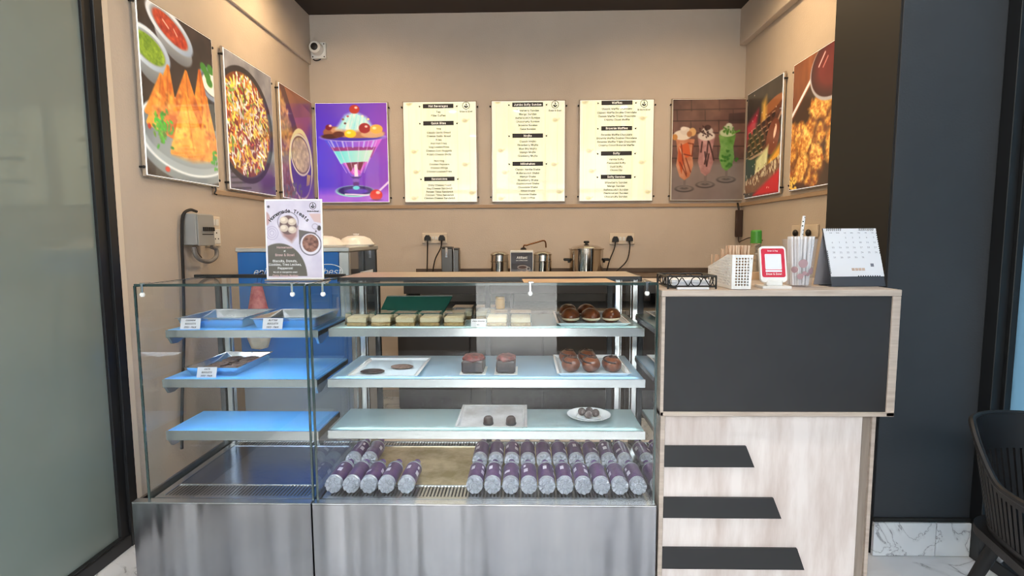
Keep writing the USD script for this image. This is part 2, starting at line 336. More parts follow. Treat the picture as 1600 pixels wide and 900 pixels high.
M['led'] = usdkit.material(stage, LK + 'case_led_glow', {'e': ('emission', {'color': (.90, .96, 1.0), 'strength': CASE_LED})}, [], 'e.emission')
def make_case(x0, x1, gx0, gx1, label, deck_m, shelves, clips, top_y, grp=None):
    yf, yr, zb, zt = 1.93, 2.565, .362, 1.178
    t = thing('display_case', label, 'display case', ((x0 + x1) / 2, (yf + yr) / 2, 0), group=grp)
    # steel base with a dished rim on top
    base = obj('base', cat_([bx(x0, x1, yf, yf + .012, .03, zb - .004, .003), bx(x0, x0 + .012, yf + .012, yr, .03, zb - .004, .002), bx(x1 - .012, x1, yf + .012, yr, .03, zb - .004, .002),
                             bx(x0, x1, yr - .012, yr, .03, zb - .004, .002)]), M['steel'], t, label='brushed steel base panel')
    obj('rim', cat_([bx(x0, x1, yf, yf + .035, zb - .006, zb, .002)]), M['steel2'], base)
    obj('plinth', bx(x0 + .03, x1 - .03, yf + .04, yr - .02, .0, .05, .002), M['black'], t)
    # deck
    ix0, ix1 = gx0 + .008, gx1 - .008
    deck = obj('deck', bx(ix0 + .03, ix1 - .03, 2.085, 2.5, zb - .008, zb - .003, .001), deck_m, t)
    obj('well', bx(ix0, ix1, yf + .036, yr - .013, zb - .03, zb - .02, 0), M['black'], deck)
    obj('border', cat_([bx(ix0, ix1, yf + .042, yf + .062, zb - .01, zb - .001, .001), bx(ix0, ix1, yr - .02, yr - .013, zb - .01, zb + .002, .001),
                        bx(ix0, ix0 + .028, yf + .062, yr - .02, zb - .01, zb - .0005, .001), bx(ix1 - .028, ix1, yf + .062, yr - .02, zb - .01, zb - .0005, .001),
                        bx(ix0 + .028, ix1 - .028, 2.08, 2.088, zb - .008, zb + .001, .001), bx(ix0 + .028, ix1 - .028, 2.492, 2.5, zb - .008, zb + .001, .001)]), M['steel2'], deck)
    g = obj('grille', cat_([grille(ix0 + .03, ix1 - .03, yf + .062, 2.08, zb - .002), grille(ix0 + .03, ix1 - .03, 2.5, yr - .02, zb - .002)]), M['steel2'], deck, kind='stuff')
    # glass
    gt = .006
    fy = yf + .022
    fg = obj('front_glass', sheet(gx0, gx1, fy, fy + gt, zb, zt), M['glass'], t)
    obj('glass_edge', cat_([bx(gx0, gx1, fy - .0005, fy + gt + .0005, zt - .003, zt + .007, .001), bx(gx0 - .0025, gx0 + .005, fy - .0005, fy + gt + .0005, zb, zt, .0005), bx(gx1 - .005, gx1 + .0025, fy - .0005, fy + gt + .0005, zb, zt, .0005)]), M['glass_edge'], fg)
    for gx in (gx0, gx1 - gt):
        s = obj('side_glass', sheet(gx, gx + gt, fy + gt + .002, yr - .03, zb, zt), M['glass'], t)
        obj('glass_edge', bx(gx - .0006, gx + gt + .0006, yr - .031, yr - .026, zb, zt, .0005), M['glass_edge'], s)
    tg = obj('top_glass', sheet(gx0, gx1, fy + gt + .002, top_y, zt - .004, zt + .002), M['glass'], t)
    obj('glass_edge', cat_([bx(gx0 - .001, gx0 + .004, fy + gt, top_y, zt - .005, zt + .003, .0005), bx(gx1 - .004, gx1 + .001, fy + gt, top_y, zt - .005, zt + .003, .0005)]), M['glass_edge'], tg)
    # glass clips with round buttons
    for cx in clips:
        c = obj('clip', cat_([bx(cx - .007, cx + .012, fy - .006, fy + .03, zt + .006, zt + .011, .001), bx(cx - .004, cx + .004, fy - .006, fy - .002, zt - .028, zt + .008, .001)]), M['chrome'], t)
        obj('button', lathe([(0, -.006), (.007, -.006), (.009, -.003), (.009, .0), (0, .0)], 20, (cx, fy - .001, zt - .032), 'y'), M['white'], c)
    # shelves: glass sheet, steel front strip, side rails with tapered brackets
    for (z0, z1, yA, yB, sx0, sx1, sm, br) in shelves:
        sh = obj('shelf', bx(sx0 + .004, sx1 - .004, yA + .003, yB, z1 - .008, z1, .001), sm, t)
        obj('front_strip', cat_([bx(sx0, sx1, yA - .004, yA, z0, z1 - .0005, .001), bx(sx0, sx1, yA, yA + .012, z0, z0 + .002, .0005)]), M['steel2'], sh)
        obj('light_strip', bx(sx0 + .03, sx1 - .03, yA + .016, yA + .024, z1 - .0125, z1 - .009, 0), M['led'], sh, label='slim light strip under the shelf')
        for q in (0, 1):
            xx = sx0 + .006 if q == 0 else sx1 - .010
            rail = [bx(xx, xx + .004, yA, yB + .02, z0 + .004, z1 - .009, .0008)]
            if br:
                rail.append(prism([(yA - .002, z0 + .004), (yA + .12, z0 + .004), (yA + .12, z0 - .01), (yA + .05, z0 - .03), (yA + .02, z0 - .028)], 'x', xx - .004, xx + .006))
            obj('bracket', cat_(rail), M['steel2'], sh)
    return t, ix0, ix1, yr, zb, zt

LS = [(.965, .995, 2.065, 2.42, -1.400, -.800, M['shelf_blue'], True), (.775, .808, 2.035, 2.40, -1.405, -.800, M['shelf_blue'], True), (.566, .604, 2.030, 2.27, -1.400, -.800, M['shelf_blue'], True)]
RS = [(.972, 1.005, 2.045, 2.42, -.752, .452, M['shelf_pale'], False), (.782, .815, 2.015, 2.42, -.752, .452, M['shelf_ice'], False), (.586, .619, 2.000, 2.26, -.752, .452, M['shelf_pale'], False)]
case_l, *_ = make_case(-1.484, -.8035, -1.432, -.8, 'narrow left glass display case with blue shelves on a brushed steel base', M['deck_blue'], LS, (-1.40, -.845), 2.40)
case_r, *_ = make_case(-.799, .484, -.785, .478, 'wide right glass display case with water bottles on a brushed steel base', M['deck'], RS, (-.733, .02, .438), 2.17)
# rear frames and posts
def uprights(t, chrome, black, yr=2.54, bars=()):
    for x in chrome:
        obj('rear_post', cat_([bx(x - .014, x + .012, yr - .02, yr + .005, .36, 1.17, .003), bx(x + .014, x + .020, yr - .012, yr + .005, .36, 1.17, .002)]), M['steel2'], t)
    for x in black:
        obj('door_stile', bx(x - .013, x + .013, yr + .005, yr + .024, .36, 1.17, .002), M['black'], t, label='black sliding door stile at the rear')
    for (x0, x1, z) in bars:
        obj('rear_bar', bx(x0, x1, yr - .01, yr + .024, z - .012, z + .012, .002), M['black'], t)
uprights(case_l, (-1.415,), (-1.464,), bars=())
obj('top_bar', bx(-1.484, -.8035, 2.40, 2.425, 1.172, 1.188, .002), M['black'], case_l, label='black bar at the rear of the top glass')
uprights(case_r, (-.765, .433), (-.70, -.175, .40), bars=((-.77, .47, 1.158),))
M['door_glass'] = pane('sliding_door_glass', (.62, .66, .68), 1.45)
obj('sliding_door', sheet(-.69, .39, 2.546, 2.551, .375, .62), M['door_glass'], case_r, label='lower grey glass of the rear door')
sl = obj('top_slab', bx(-.749, .4605, 2.176, 2.505, 1.1785, 1.19, .0005), M['tan_top'], case_r, label='tan laminate slab with a black edge on top')
obj('slab_edge', cat_([bx(-.752, .4635, 2.168, 2.176, 1.1765, 1.1905, .001), bx(-.755, -.7485, 2.168, 2.505, 1.1765, 1.1905, .001), bx(.46, .466, 2.168, 2.505, 1.1765, 1.1905, .001)]), M['black'], sl)

# ------------------------------------------------------------------ wooden counter on the right
ct = thing('service_counter', 'pale wood service counter with black front panel and three black strips', 'counter', (.9, 2.2, 0))
obj('top', bx(.486, 1.324, 1.93, 2.5, 1.136, 1.158, .0015), M['wood_edge'], ct, label='grey wood edged counter top')
obj('frame', cat_([bx(1.294, 1.323, 1.93, 2.45, .701, 1.1355, .0015), bx(.488, .500, 1.93, 2.45, .701, 1.1355, .001), bx(.488, 1.3235, 1.93, 2.45, .700, .716, .0015)]), M['wood_edge'], ct)
obj('black_panel', bx(.4995, 1.2945, 1.936, 1.952, .7155, 1.1365, .0008), M['panel_black'], ct)
obj('lower_panel', bx(.512, 1.232, 1.962, 1.98, .0, .7005, .001), M['wood_pale'], ct, label='pale whitewashed wood front')
obj('side_panel', bx(.496, .513, 1.95, 2.42, .0, .7005, .0015), M['wood_edge'], ct)
obj('side_panel', bx(1.231, 1.284, 1.985, 2.42, .0, .7005, .0015), M['wood_leg'], ct, label='taupe wood leg panel')
obj('edge', bx(1.276, 1.29, 1.975, 1.99, .0, .7005, .001), M['wood_edge'], ct)
for (z0, z1, xa, xb) in ((.500, .580, .811, .844), (.303, .382, .918, .950), (.103, .186, 1.013, 1.043)):
    obj('strip', prism([(.514, z0), (xb, z0), (xa, z1), (.514, z1)], 'y', 1.952, 1.9625), M['slat_black'], ct)

# ------------------------------------------------------------------ back work counter behind the cases
bc = thing('work_counter', 'dark work counter with a grey worktop along the back wall', 'counter', (.4, 4.2, 0))
obj('worktop', bx(-.95, XR - .002, 3.92, YB - .002, .78, .815, .003), M['stone'], bc)
for i in range(5):
    x = -.94 + i * .538
    obj('cabinet_door', bx(x, x + .53, 3.95, 3.97, .08, .775, .003), M['dark_counter'], bc)
obj('carcass', bx(-.94, XR - .004, 3.971, YB - .004, 0, .778, .002), M['dark_counter'], bc)
us = thing('raised_shelf', 'brown laminate raised shelf above the back worktop', 'shelf', (.4, 4.3, .815))
obj('board', bx(-.9, XR - .004, 4.0, YB - .004, 1.03, 1.055, .002), M['brown'], us)
obj('splash', bx(-.9, XR - .004, YB - .02, YB - .004, 1.055, 1.09, .002), M['brown'], us)
obj('fascia', bx(-.9, XR - .004, 4.005, 4.02, .93, 1.0295, .002), M['dark_counter'], us)
for x in (-.88, -.1, .68, 1.7):
    obj('support', bx(x - .012, x + .012, 4.05, YB - .03, .8155, 1.0295, .002), M['dark_counter'], us)
# ------------------------------------------------------------------ printed pictures (flat print colours on a fine grid)
class Cv:
    """a w x h picture; colours 0-255; every shape is a soft mask"""
    def __init__(s, w, h, nx, ny, bg):
        s.w, s.h, s.nx, s.ny = w, h, nx, ny
        s.X, s.Y = np.meshgrid(np.linspace(0, w, nx), np.linspace(0, h, ny))
        s.px = w / nx; s.I = np.zeros((ny, nx, 3)); s.I[:] = bg
    def n(s, f, seed=0, o=4, sx=1, sy=1):
        return meshkit.fbm(np.stack([s.X * f * sx + 31, s.Y * f * sy + 17, 0 * s.X + seed * 3.7], -1), o, seed)
    def put(s, m, col):
        m = np.clip(m, 0, 1)[..., None]; s.I = s.I * (1 - m) + m * np.asarray(col, float)
    def soft(s, d, w=None):
        w = w or s.px * .8; return np.clip(.5 - d / w / 2, 0, 1)
    def ell_d(s, cx, cy, rx, ry, rot=0):
        c, q = math.cos(rot), math.sin(rot); x, y = s.X - cx, s.Y - cy
        u, v = (x * c + y * q) / rx, (-x * q + y * c) / ry
        return (np.hypot(u, v) - 1) * min(rx, ry)
    def ell(s, cx, cy, rx, ry, col, rot=0, w=None, a=1.0):
        s.put(s.soft(s.ell_d(cx, cy, rx, ry, rot), w) * a, col)
    def ring(s, cx, cy, rx, ry, t, col, rot=0):
        s.put(s.soft(np.abs(s.ell_d(cx, cy, rx, ry, rot)) - t / 2), col)
    def poly_d(s, pts):
        p = np.asarray(pts, float); d = np.full(s.X.shape, 1e9); ins = np.zeros(s.X.shape, bool)
        for (ax, ay), (bx_, by) in zip(p, np.roll(p, -1, 0)):
            ex, ey = bx_ - ax, by - ay; wx, wy = s.X - ax, s.Y - ay
            t = np.clip((wx * ex + wy * ey) / (ex * ex + ey * ey + 1e-12), 0, 1)
            d = np.minimum(d, np.hypot(wx - ex * t, wy - ey * t))
            ins ^= ((ay > s.Y) != (by > s.Y)) & (s.X < ex * (s.Y - ay) / (ey if ey else 1e-12) + ax)
        return np.where(ins, -d, d)
    def poly(s, pts, col, w=None, a=1.0):
        s.put(s.soft(s.poly_d(pts), w) * a, col)
    def line(s, pts, t, col, a=1.0):
        for (x0, y0), (x1, y1) in zip(pts[:-1], pts[1:]):
            i0, i1 = [int(np.clip(v / s.w * s.nx, 0, s.nx)) for v in (min(x0, x1) - t - 1, max(x0, x1) + t + 2)]
            j0, j1 = [int(np.clip(v / s.h * s.ny, 0, s.ny)) for v in (min(y0, y1) - t - 1, max(y0, y1) + t + 2)]
            if i1 <= i0 or j1 <= j0: continue
            X, Y = s.X[j0:j1, i0:i1], s.Y[j0:j1, i0:i1]; ex, ey = x1 - x0, y1 - y0
            k = np.clip(((X - x0) * ex + (Y - y0) * ey) / (ex * ex + ey * ey + 1e-9), 0, 1)
            m = (np.clip(.5 - (np.hypot(X - x0 - ex * k, Y - y0 - ey * k) - t / 2) / s.px / 1.6, 0, 1) * a)[..., None]
            s.I[j0:j1, i0:i1] = s.I[j0:j1, i0:i1] * (1 - m) + m * np.asarray(col, float)
    def mixc(s, a, b, t):
        t = np.clip(t, 0, 1)[..., None]; return np.asarray(a, float) * (1 - t) + np.asarray(b, float) * t
    def mesh(s, w, h):
        """grid in the (x right, y up) plane, origin at the lower left"""
        V = np.stack([s.X / s.w * w, h - s.Y / s.h * h, 0 * s.X], -1).reshape(-1, 3)
        i, j = np.meshgrid(np.arange(s.ny - 1), np.arange(s.nx - 1), indexing='ij'); a = i * s.nx + j
        Fc = np.concatenate([np.stack([a, a + s.nx, a + s.nx + 1], -1).reshape(-1, 3), np.stack([a, a + s.nx + 1, a + 1], -1).reshape(-1, 3)])
        return trimesh.Trimesh(V, Fc, process=False), lin(np.clip(s.I, 0, 255)).reshape(-1, 3)

W0, H0 = 73.0, 100.0
def canvas(bg): return Cv(W0, H0, 128, 176, bg)

def pic_samosa():
    c = canvas((52, 42, 38)); c.I = c.mixc((66, 50, 44), (34, 28, 28), c.n(.08, 1) * 1.4 - .2)
    c.put(c.soft(c.ell_d(44, 76, 52, 26)), (120, 128, 132)); c.ell(44, 73, 50, 24, (176, 188, 192)); c.ell(44, 70.5, 46, 20.5, (112, 122, 128)); c.ell(44, 84, 40, 10, (150, 160, 166), w=8); c.ring(44, 72.5, 49, 23.5, 1.2, (226, 232, 234))
    def bowl(cx, cy, r, ry, rot, body, fill, fill2, depth):
        c.put(c.soft(c.ell_d(cx + depth * .35, cy + depth, r * .8, ry * .95, rot)), c.mixc(tuple(v * .86 for v in body), tuple(v * .45 for v in body), (c.Y - cy) / (depth + ry) * .9))
        d = c.ell_d(cx, cy, r, ry, rot); c.put(c.soft(d), c.mixc(tuple(v * 1.05 for v in body), (150, 166, 186), (c.X - cx) / r * .5 + (c.Y - cy) / ry * .35 + .25)); c.ell(cx - .5, cy - .2, r * .82, ry * .76, tuple(v * .72 for v in body), rot)
        d = c.ell_d(cx, cy + .3, r * .74, ry * .66, rot); c.put(c.soft(d), c.mixc(fill, fill2, c.n(.35, 5) * 1.8 - .4))
    bowl(29, 9, 23, 10, .32, (222, 226, 230), (150, 36, 22), (216, 84, 46), 8)
    c.line([(22, 6), (27, 9)], 1, (250, 200, 180)); c.line([(32, 8), (35, 11)], .9, (250, 200, 180))
    bowl(8, 27, 19, 11, .25, (214, 222, 226), (84, 120, 20), (170, 196, 60), 9)
    c.ell(70, 40, 17, 22, (40, 44, 56)); c.ell(69, 46, 14, 16, (28, 30, 40)); bowl(72, 31, 17, 11, .1, (120, 130, 146), (236, 232, 220), (250, 248, 240), 2)
    for a, b in ((62, 22), (66, 26), (70, 21), (68, 30)): c.ell(a, b, 4, 3, (60, 130, 40), .5)
    def sam(pk, l, r, seed, hi=(255, 206, 84), lo=(222, 122, 30)):
        mid = (l[0] * .45 + r[0] * .55, l[1] * .45 + r[1] * .55); n = c.n(.16, seed) * 1.9 - .45
        for q, k in (((pk, l, mid), 0), ((pk, mid, r), 1)):
            d = c.poly_d([q[0], q[1], q[2]]) - 1.4
            c.put(c.soft(d), c.mixc(lo, hi, n + (.12 if k == 0 else -.12)))
        c.line([pk, mid], .5, tuple(v * .8 for v in lo), .6)
        for i in range(14):
            x, y = pk[0] + rnd.uniform(-.3, .3) * (r[0] - l[0]), pk[1] + rnd.uniform(.4, .95) * (l[1] - pk[1])
            c.ell(x, y, rnd.uniform(.5, 1.2), rnd.uniform(.4, .9), (150, 66, 18) if i % 2 else (255, 214, 110), a=.6, w=1.2)
    sam((57, 26), (45, 64), (69, 62), 11, (244, 156, 44), (190, 80, 18)); sam((42, 31), (24, 62), (60, 66), 12, (240, 156, 50), (186, 80, 22))
    sam((24, 33), (3, 70), (33, 76), 13, (250, 176, 64), (206, 100, 28)); sam((17, 40), (2, 64), (20, 66), 14, (250, 178, 70), (206, 100, 26))
    sam((63, 42), (53, 77), (75, 80), 15, (252, 186, 70), (212, 110, 28)); sam((40, 45), (23, 84), (66, 83), 16); c.poly([(24, 78), (44, 80), (65, 78), (66, 84), (44, 87), (23, 85)], c.mixc((206, 108, 28), (255, 200, 80), c.n(.2, 31) * 1.8 - .4), w=2)
    for i in range(70):
        x, y = 16 + rnd.gauss(0, 4), 71 + rnd.gauss(0, 4.5); c.ell(x, y, 1.6, .9, (40 + rnd.randint(0, 60), 110 + rnd.randint(0, 90), 30), rnd.uniform(0, 3))
    for i in range(20): c.ell(69 + rnd.gauss(0, 2), 82 + rnd.gauss(0, 3), 1.5, .9, (60, 130 + rnd.randint(0, 50), 40), rnd.uniform(0, 3))
    c.ell(18, 95, 2.2, 1.6, (210, 60, 40)); c.ell(4, 72, 1.5, 1.6, (190, 50, 40))
    return c

def pic_fries():
    c = canvas((120, 118, 122)); c.I = c.mixc((92, 92, 98), (176, 172, 172), c.n(.06, 2) * 1.5 - .2)
    c.poly([(0, 78), (73, 84), (73, 100), (0, 100)], (104, 98, 112)); c.poly([(40, 84), (73, 80), (73, 100), (50, 100)], (78, 52, 96), w=6)
    for k in range(4): c.line([(2, 88 + k * 4), (30, 84 + k * 4.5)], 1.4, (60, 58, 66))
    c.ell(27, 50, 45, 44, (34, 32, 36)); c.ell(27, 50, 43, 42, (70, 64, 64)); c.ell(26, 49.5, 40.5, 39.5, (120, 62, 28))
    pal = [(250, 206, 70), (246, 190, 56), (255, 228, 120), (250, 214, 90), (255, 236, 160), (252, 248, 236), (250, 246, 232), (250, 248, 240), (150, 40, 28), (110, 34, 24), (210, 90, 30), (120, 160, 60), (232, 150, 40), (236, 228, 210), (176, 60, 40)]
    r = random.Random(21)
    for i in range(760):
        a, q = r.uniform(0, 2 * PI), math.sqrt(r.uniform(0, 1)); x, y = 26 + 38 * q * math.cos(a), 49.5 + 37 * q * math.sin(a)
        t, L = r.gauss(1.2, .8), r.uniform(2, 9); col = r.choice(pal); k = r.uniform(.72, 1.04)
        c.line([(x - L / 2 * math.cos(t), y - L / 2 * math.sin(t)), (x + L / 2 * math.cos(t), y + L / 2 * math.sin(t))], r.uniform(1.0, 2.2), tuple(min(255, v * k * 1.06) for v in col))
    c.put(c.soft(-c.ell_d(27, 50, 41, 40)) * c.soft(c.ell_d(27, 50, 45, 44)), (40, 36, 38))
    return c

def pic_bowl():
    c = canvas((122, 70, 44)); c.I = c.mixc((150, 88, 54), (92, 50, 38), c.n(.05, 3, sx=.5, sy=2) * 1.4 - .2)
    c.poly([(10, 0), (73, 12), (73, 40), (40, 44)], c.mixc((176, 108, 66), (120, 70, 50), c.n(.05, 7)))
    c.poly([(0, 0), (10, 0), (46, 46), (40, 60)], (86, 48, 40)); c.poly([(30, 24), (73, 14), (73, 44), (44, 50)], (158, 84, 92), a=.8)
    c.put(c.soft(c.poly_d([(56, 42), (73, 22), (73, 100), (30, 100), (34, 74)]), 8), c.mixc((70, 40, 120), (120, 70, 160), c.n(.05, 8)))
    r = random.Random(5)
    for i in range(300):
        y = r.uniform(6, 100); x = r.uniform(-2, 12 + y * .3)
        if y < 20 and x > y * .6: continue
        k = r.uniform(.6, 1.05); b = (214, 160, 84) if y < 62 else (160, 112, 110)
        c.ell(x, y, r.uniform(1.4, 3), r.uniform(1, 2), tuple(v * k for v in b), r.uniform(0, 3), w=1.4)
    c.ring(42, 66, 26, 32, 4, (236, 222, 160), .1); c.put(c.soft(c.poly_d([(20, 62), (73, 56), (73, 100), (44, 100)]), 6) * .0, (0, 0, 0))
    c.put(c.soft(c.ell_d(42, 68, 24, 30)), c.mixc((88, 50, 130), (62, 40, 110), c.n(.08, 9)))
    c.ell(42, 57, 24, 20, (236, 226, 190)); c.ell(42, 57, 22, 18, (120, 90, 66)); c.put(c.soft(c.ell_d(42, 57, 20.5, 16.5)), c.mixc((170, 146, 96), (228, 208, 150), c.n(.3, 4) * 1.8 - .4))
    c.poly([(55, 74), (64, 74), (60, 84), (52, 86)], (224, 190, 70))
    c.put(c.soft(c.poly_d([(28, 84), (73, 80), (73, 100), (20, 100)]), 10) * .6, (84, 50, 140))
    for i in range(30): c.ell(r.uniform(2, 40), r.uniform(86, 100), 2.2, 1.5, (96, 66 + r.randint(0, 40), 96), r.uniform(0, 3))
    return c

def pic_sundae():
    c = canvas((120, 60, 200)); c.I = c.mixc((74, 50, 214), (150, 62, 186), c.X / W0 * .9 + c.n(.03, 3) * .4 - .2)
    c.put(np.clip((c.Y - 84) / 10, 0, 1) * .8, c.mixc((150, 90, 226), (206, 130, 236), c.n(.05, 2, sx=2)))
    c.put(np.clip(1 - c.Y / 40, 0, 1) * .4, (92, 40, 160))
    # foot and stem
    c.ell(38, 89, 20, 6, (150, 226, 214)); c.ell(38.5, 88.4, 18.5, 5, (46, 26, 110)); c.ell(40, 89, 12, 2.6, (94, 60, 190)); c.line([(28, 92), (52, 93)], 1.4, (236, 220, 250))
    c.poly([(36, 72), (43, 72), (42, 88), (37, 88)], (90, 60, 170))
    for y, r_, col in ((74, 5, (70, 40, 130)), (78, 3.6, (130, 90, 190)), (81.5, 3, (90, 40, 130)), (85.5, 3.6, (100, 210, 230))): c.ell(39.5, y, r_, 2, col)
    # cone
    c.poly([(6, 34), (69, 34), (44, 74), (35, 74)], c.mixc((60, 70, 220), (206, 96, 210), c.X / W0 * 1.2 - .1))
    c.poly([(14, 44), (61, 44), (56, 55), (50, 53), (44, 57), (36, 53), (28, 56), (20, 52)], c.mixc((120, 40, 120), (160, 50, 130), c.n(.2, 2)))
    c.poly([(17, 48), (58, 47), (52, 60), (24, 61)], c.mixc((96, 220, 232), (246, 226, 200), c.X / 56 - .3))
    c.poly([(26, 60), (52, 59), (44, 72), (36, 72)], (196, 80, 200)); c.poly([(30, 60), (49, 59), (44, 68), (38, 64), (34, 69)], (110, 26, 66))
    c.poly([(38, 62), (41, 61), (42, 74), (38, 74)], (236, 220, 240))
    for x0, x1 in ((12, 30), (20, 33), (30, 37), (44, 41), (54, 45), (62, 48)): c.line([(x0, 38), (x1, 70)], .7, (230, 214, 255), .6)
    for x0 in (14, 26, 37, 50, 60): c.line([(x0, 36), (x0 + (38 - x0) * .16, 44)], 1.6, (190, 190, 255), .8)
    c.ell(37.5, 34, 33, 4.4, (214, 204, 246)); c.ell(37.5, 34.4, 31, 3.4, (60, 40, 170))
    # ice cream, syrup, cherries
    c.ell(18, 29, 11, 6, (150, 92, 62)); c.ell(44, 30, 26, 5, (176, 116, 80)); c.ell(58, 31, 12, 4, (206, 160, 120)); c.ell(14, 33, 9, 2.4, (70, 30, 20)); c.ell(21, 27, 6, 3, (196, 140, 100)); c.ell(23, 31, 6, 3, (90, 40, 30))
    c.poly([(20, 26), (30, 12), (40, 8), (52, 14), (59, 25), (40, 28)], c.mixc((150, 220, 226), (240, 246, 232), c.n(.12, 6, sx=1.5) * 2 - .5), w=2)
    for k in range(6): c.line([(24 + k * 5, 25), (30 + k * 4, 11 + abs(k - 2))], 1, (110, 190, 206), .5)
    for a, b, col in ((28, 16, (120, 60, 40)), (33, 13, (180, 60, 80)), (54, 16, (240, 220, 120)), (48, 13, (250, 240, 200)), (30, 20, (80, 40, 40))): c.ell(a, b, 1.2, .9, col)
    for a, b, r_, col in ((40, 6, 5.2, (176, 34, 24)), (50, 25, 6, (150, 24, 30)), (13, 24, 3.4, (120, 20, 40))): c.ell(a, b, r_, r_ * .85, col); c.ell(a + 1.6, b - 1.6, 1.5, 1.1, (250, 200, 190))
    c.ell(35, 30.5, 6, 4, (250, 200, 30)); c.ell(62, 26, 6.5, 4.6, (236, 170, 70)); c.ell(33.5, 29.4, 2, 1.2, (255, 240, 150)); c.ell(60, 25, 2, 1.4, (250, 226, 160))
    c.line([(62, 90), (73, 80)], 2, (222, 200, 240)); c.ell(60, 93, 6.4, 5.6, (214, 44, 40)); c.ell(62, 90.5, 2.2, 1.6, (255, 190, 180)); c.ell(60, 98, 6, 1, (80, 40, 130), a=.6)
    return c

def pic_shakes():
    c = canvas((96, 72, 68)); c.I = c.mixc((74, 52, 50), (140, 102, 92), c.n(.07, 4) * 1.3 - .1)
    for j, y in enumerate((0, 10, 21, 33, 46, 58)):
        c.line([(0, y), (73, y - 1 + j * .4)], 1.0, (50, 36, 36), .8)
        for x in range(-10 + (j % 2) * 14, 80, 28): c.line([(x, y), (x + .5, y + 11)], .9, (56, 40, 40), .7)
    c.poly([(56, 14), (73, 13), (73, 24), (56, 24)], (62, 44, 44), a=.8); c.ell(52, 6, 18, 8, (160, 120, 112), a=.4, w=10)
    c.put(np.clip((c.Y - 57 - (W0 - c.X) * .06) / 7, 0, 1), c.mixc((150, 138, 136), (122, 110, 110), c.n(.06, 5)))
    def glass(x, top, bot, w, base, body, body2, seed):
        c.ell(x, bot + 11, 9.5, 3.4, (70, 64, 66)); c.ell(x, bot + 10.5, 8.3, 2.6, (128, 118, 118)); c.ell(x, bot + 10.4, 4, 1.2, (90, 82, 84))
        c.poly([(x - 1, bot - 1), (x + 1.6, bot - 1), (x + 1.2, bot + 10), (x - 1, bot + 10)], (120, 108, 108))
        pts = [(x - w, top), (x + w, top), (x + w * .72, top + (bot - top) * .33), (x + w * .9, top + (bot - top) * .66), (x + w * .5, bot - 2), (x, bot + 1), (x - w * .5, bot - 2), (x - w * .92, top + (bot - top) * .66), (x - w * .74, top + (bot - top) * .33)]
        c.put(c.soft(c.poly_d(pts) - 1), c.mixc(body, body2, c.n(.12, seed) * 2 - .5))
    glass(13, 40, 78, 8.4, 0, (222, 168, 140), (190, 112, 76), 2)
    c.poly([(7, 46), (16, 42), (19, 56), (14, 58)], (214, 96, 44)); c.poly([(6, 46), (12, 60), (10, 74), (6, 60)], (196, 84, 36))
    for p in ([(9, 44), (11, 60), (15, 74)], [(16, 43), (21, 44), (20, 56), (12, 54)], [(14, 58), (19, 72)], [(8, 62), (15, 76)]): c.line(p, .9, (110, 36, 16))
    c.ell(10, 35, 9, 5, (236, 226, 216)); c.ell(13, 31, 5.5, 4, (226, 214, 206)); c.ell(11, 28.6, 3, 2, (240, 232, 226)); c.ell(20, 32, 3.6, 4.2, (222, 176, 120)); c.ell(2.5, 37, 2.6, 3, (200, 140, 70)); c.ell(17, 34, 2.6, 3, (178, 120, 76))
    glass(34, 38, 74, 7.4, 0, (206, 160, 160), (150, 100, 100), 5)
    for p in ([(36, 41), (35, 54), (33, 64)], [(37, 42), (40, 52), (42, 60)], [(30, 42), (29, 52)], [(33, 52), (35, 66), (37, 54)]): c.line(p, 1.4, (60, 30, 30))
    c.ell(34, 36, 8.6, 4.6, (228, 218, 212)); c.ell(35, 31, 5.5, 3.8, (210, 198, 194)); c.ell(35, 27.6, 3.4, 2.6, (70, 44, 42))
    for k in range(26): c.ell(34 + rnd.gauss(0, 4), 33 + rnd.gauss(0, 3), .9, .6, (50, 28, 28), rnd.uniform(0, 3))
    glass(55, 36, 69, 7.4, 0, (150, 196, 120), (70, 132, 40), 8)
    for k in range(16): c.ell(55 + rnd.gauss(0, 4), 60 + rnd.gauss(0, 5), 1.6, 1.1, (50, 120, 24), rnd.uniform(0, 3))
    c.ell(55, 33, 8, 4, (200, 216, 176)); c.ell(56, 28.5, 5, 3.4, (190, 200, 172)); c.ell(56.5, 25.5, 3, 2, (214, 218, 200)); c.line([(60, 34), (67, 31)], 1.6, (96, 160, 50))
    for k in range(24): c.ell(55 + rnd.gauss(0, 3.6), 31 + rnd.gauss(0, 2.6), 1, .7, (70, 130, 40), rnd.uniform(0, 3))
    return c

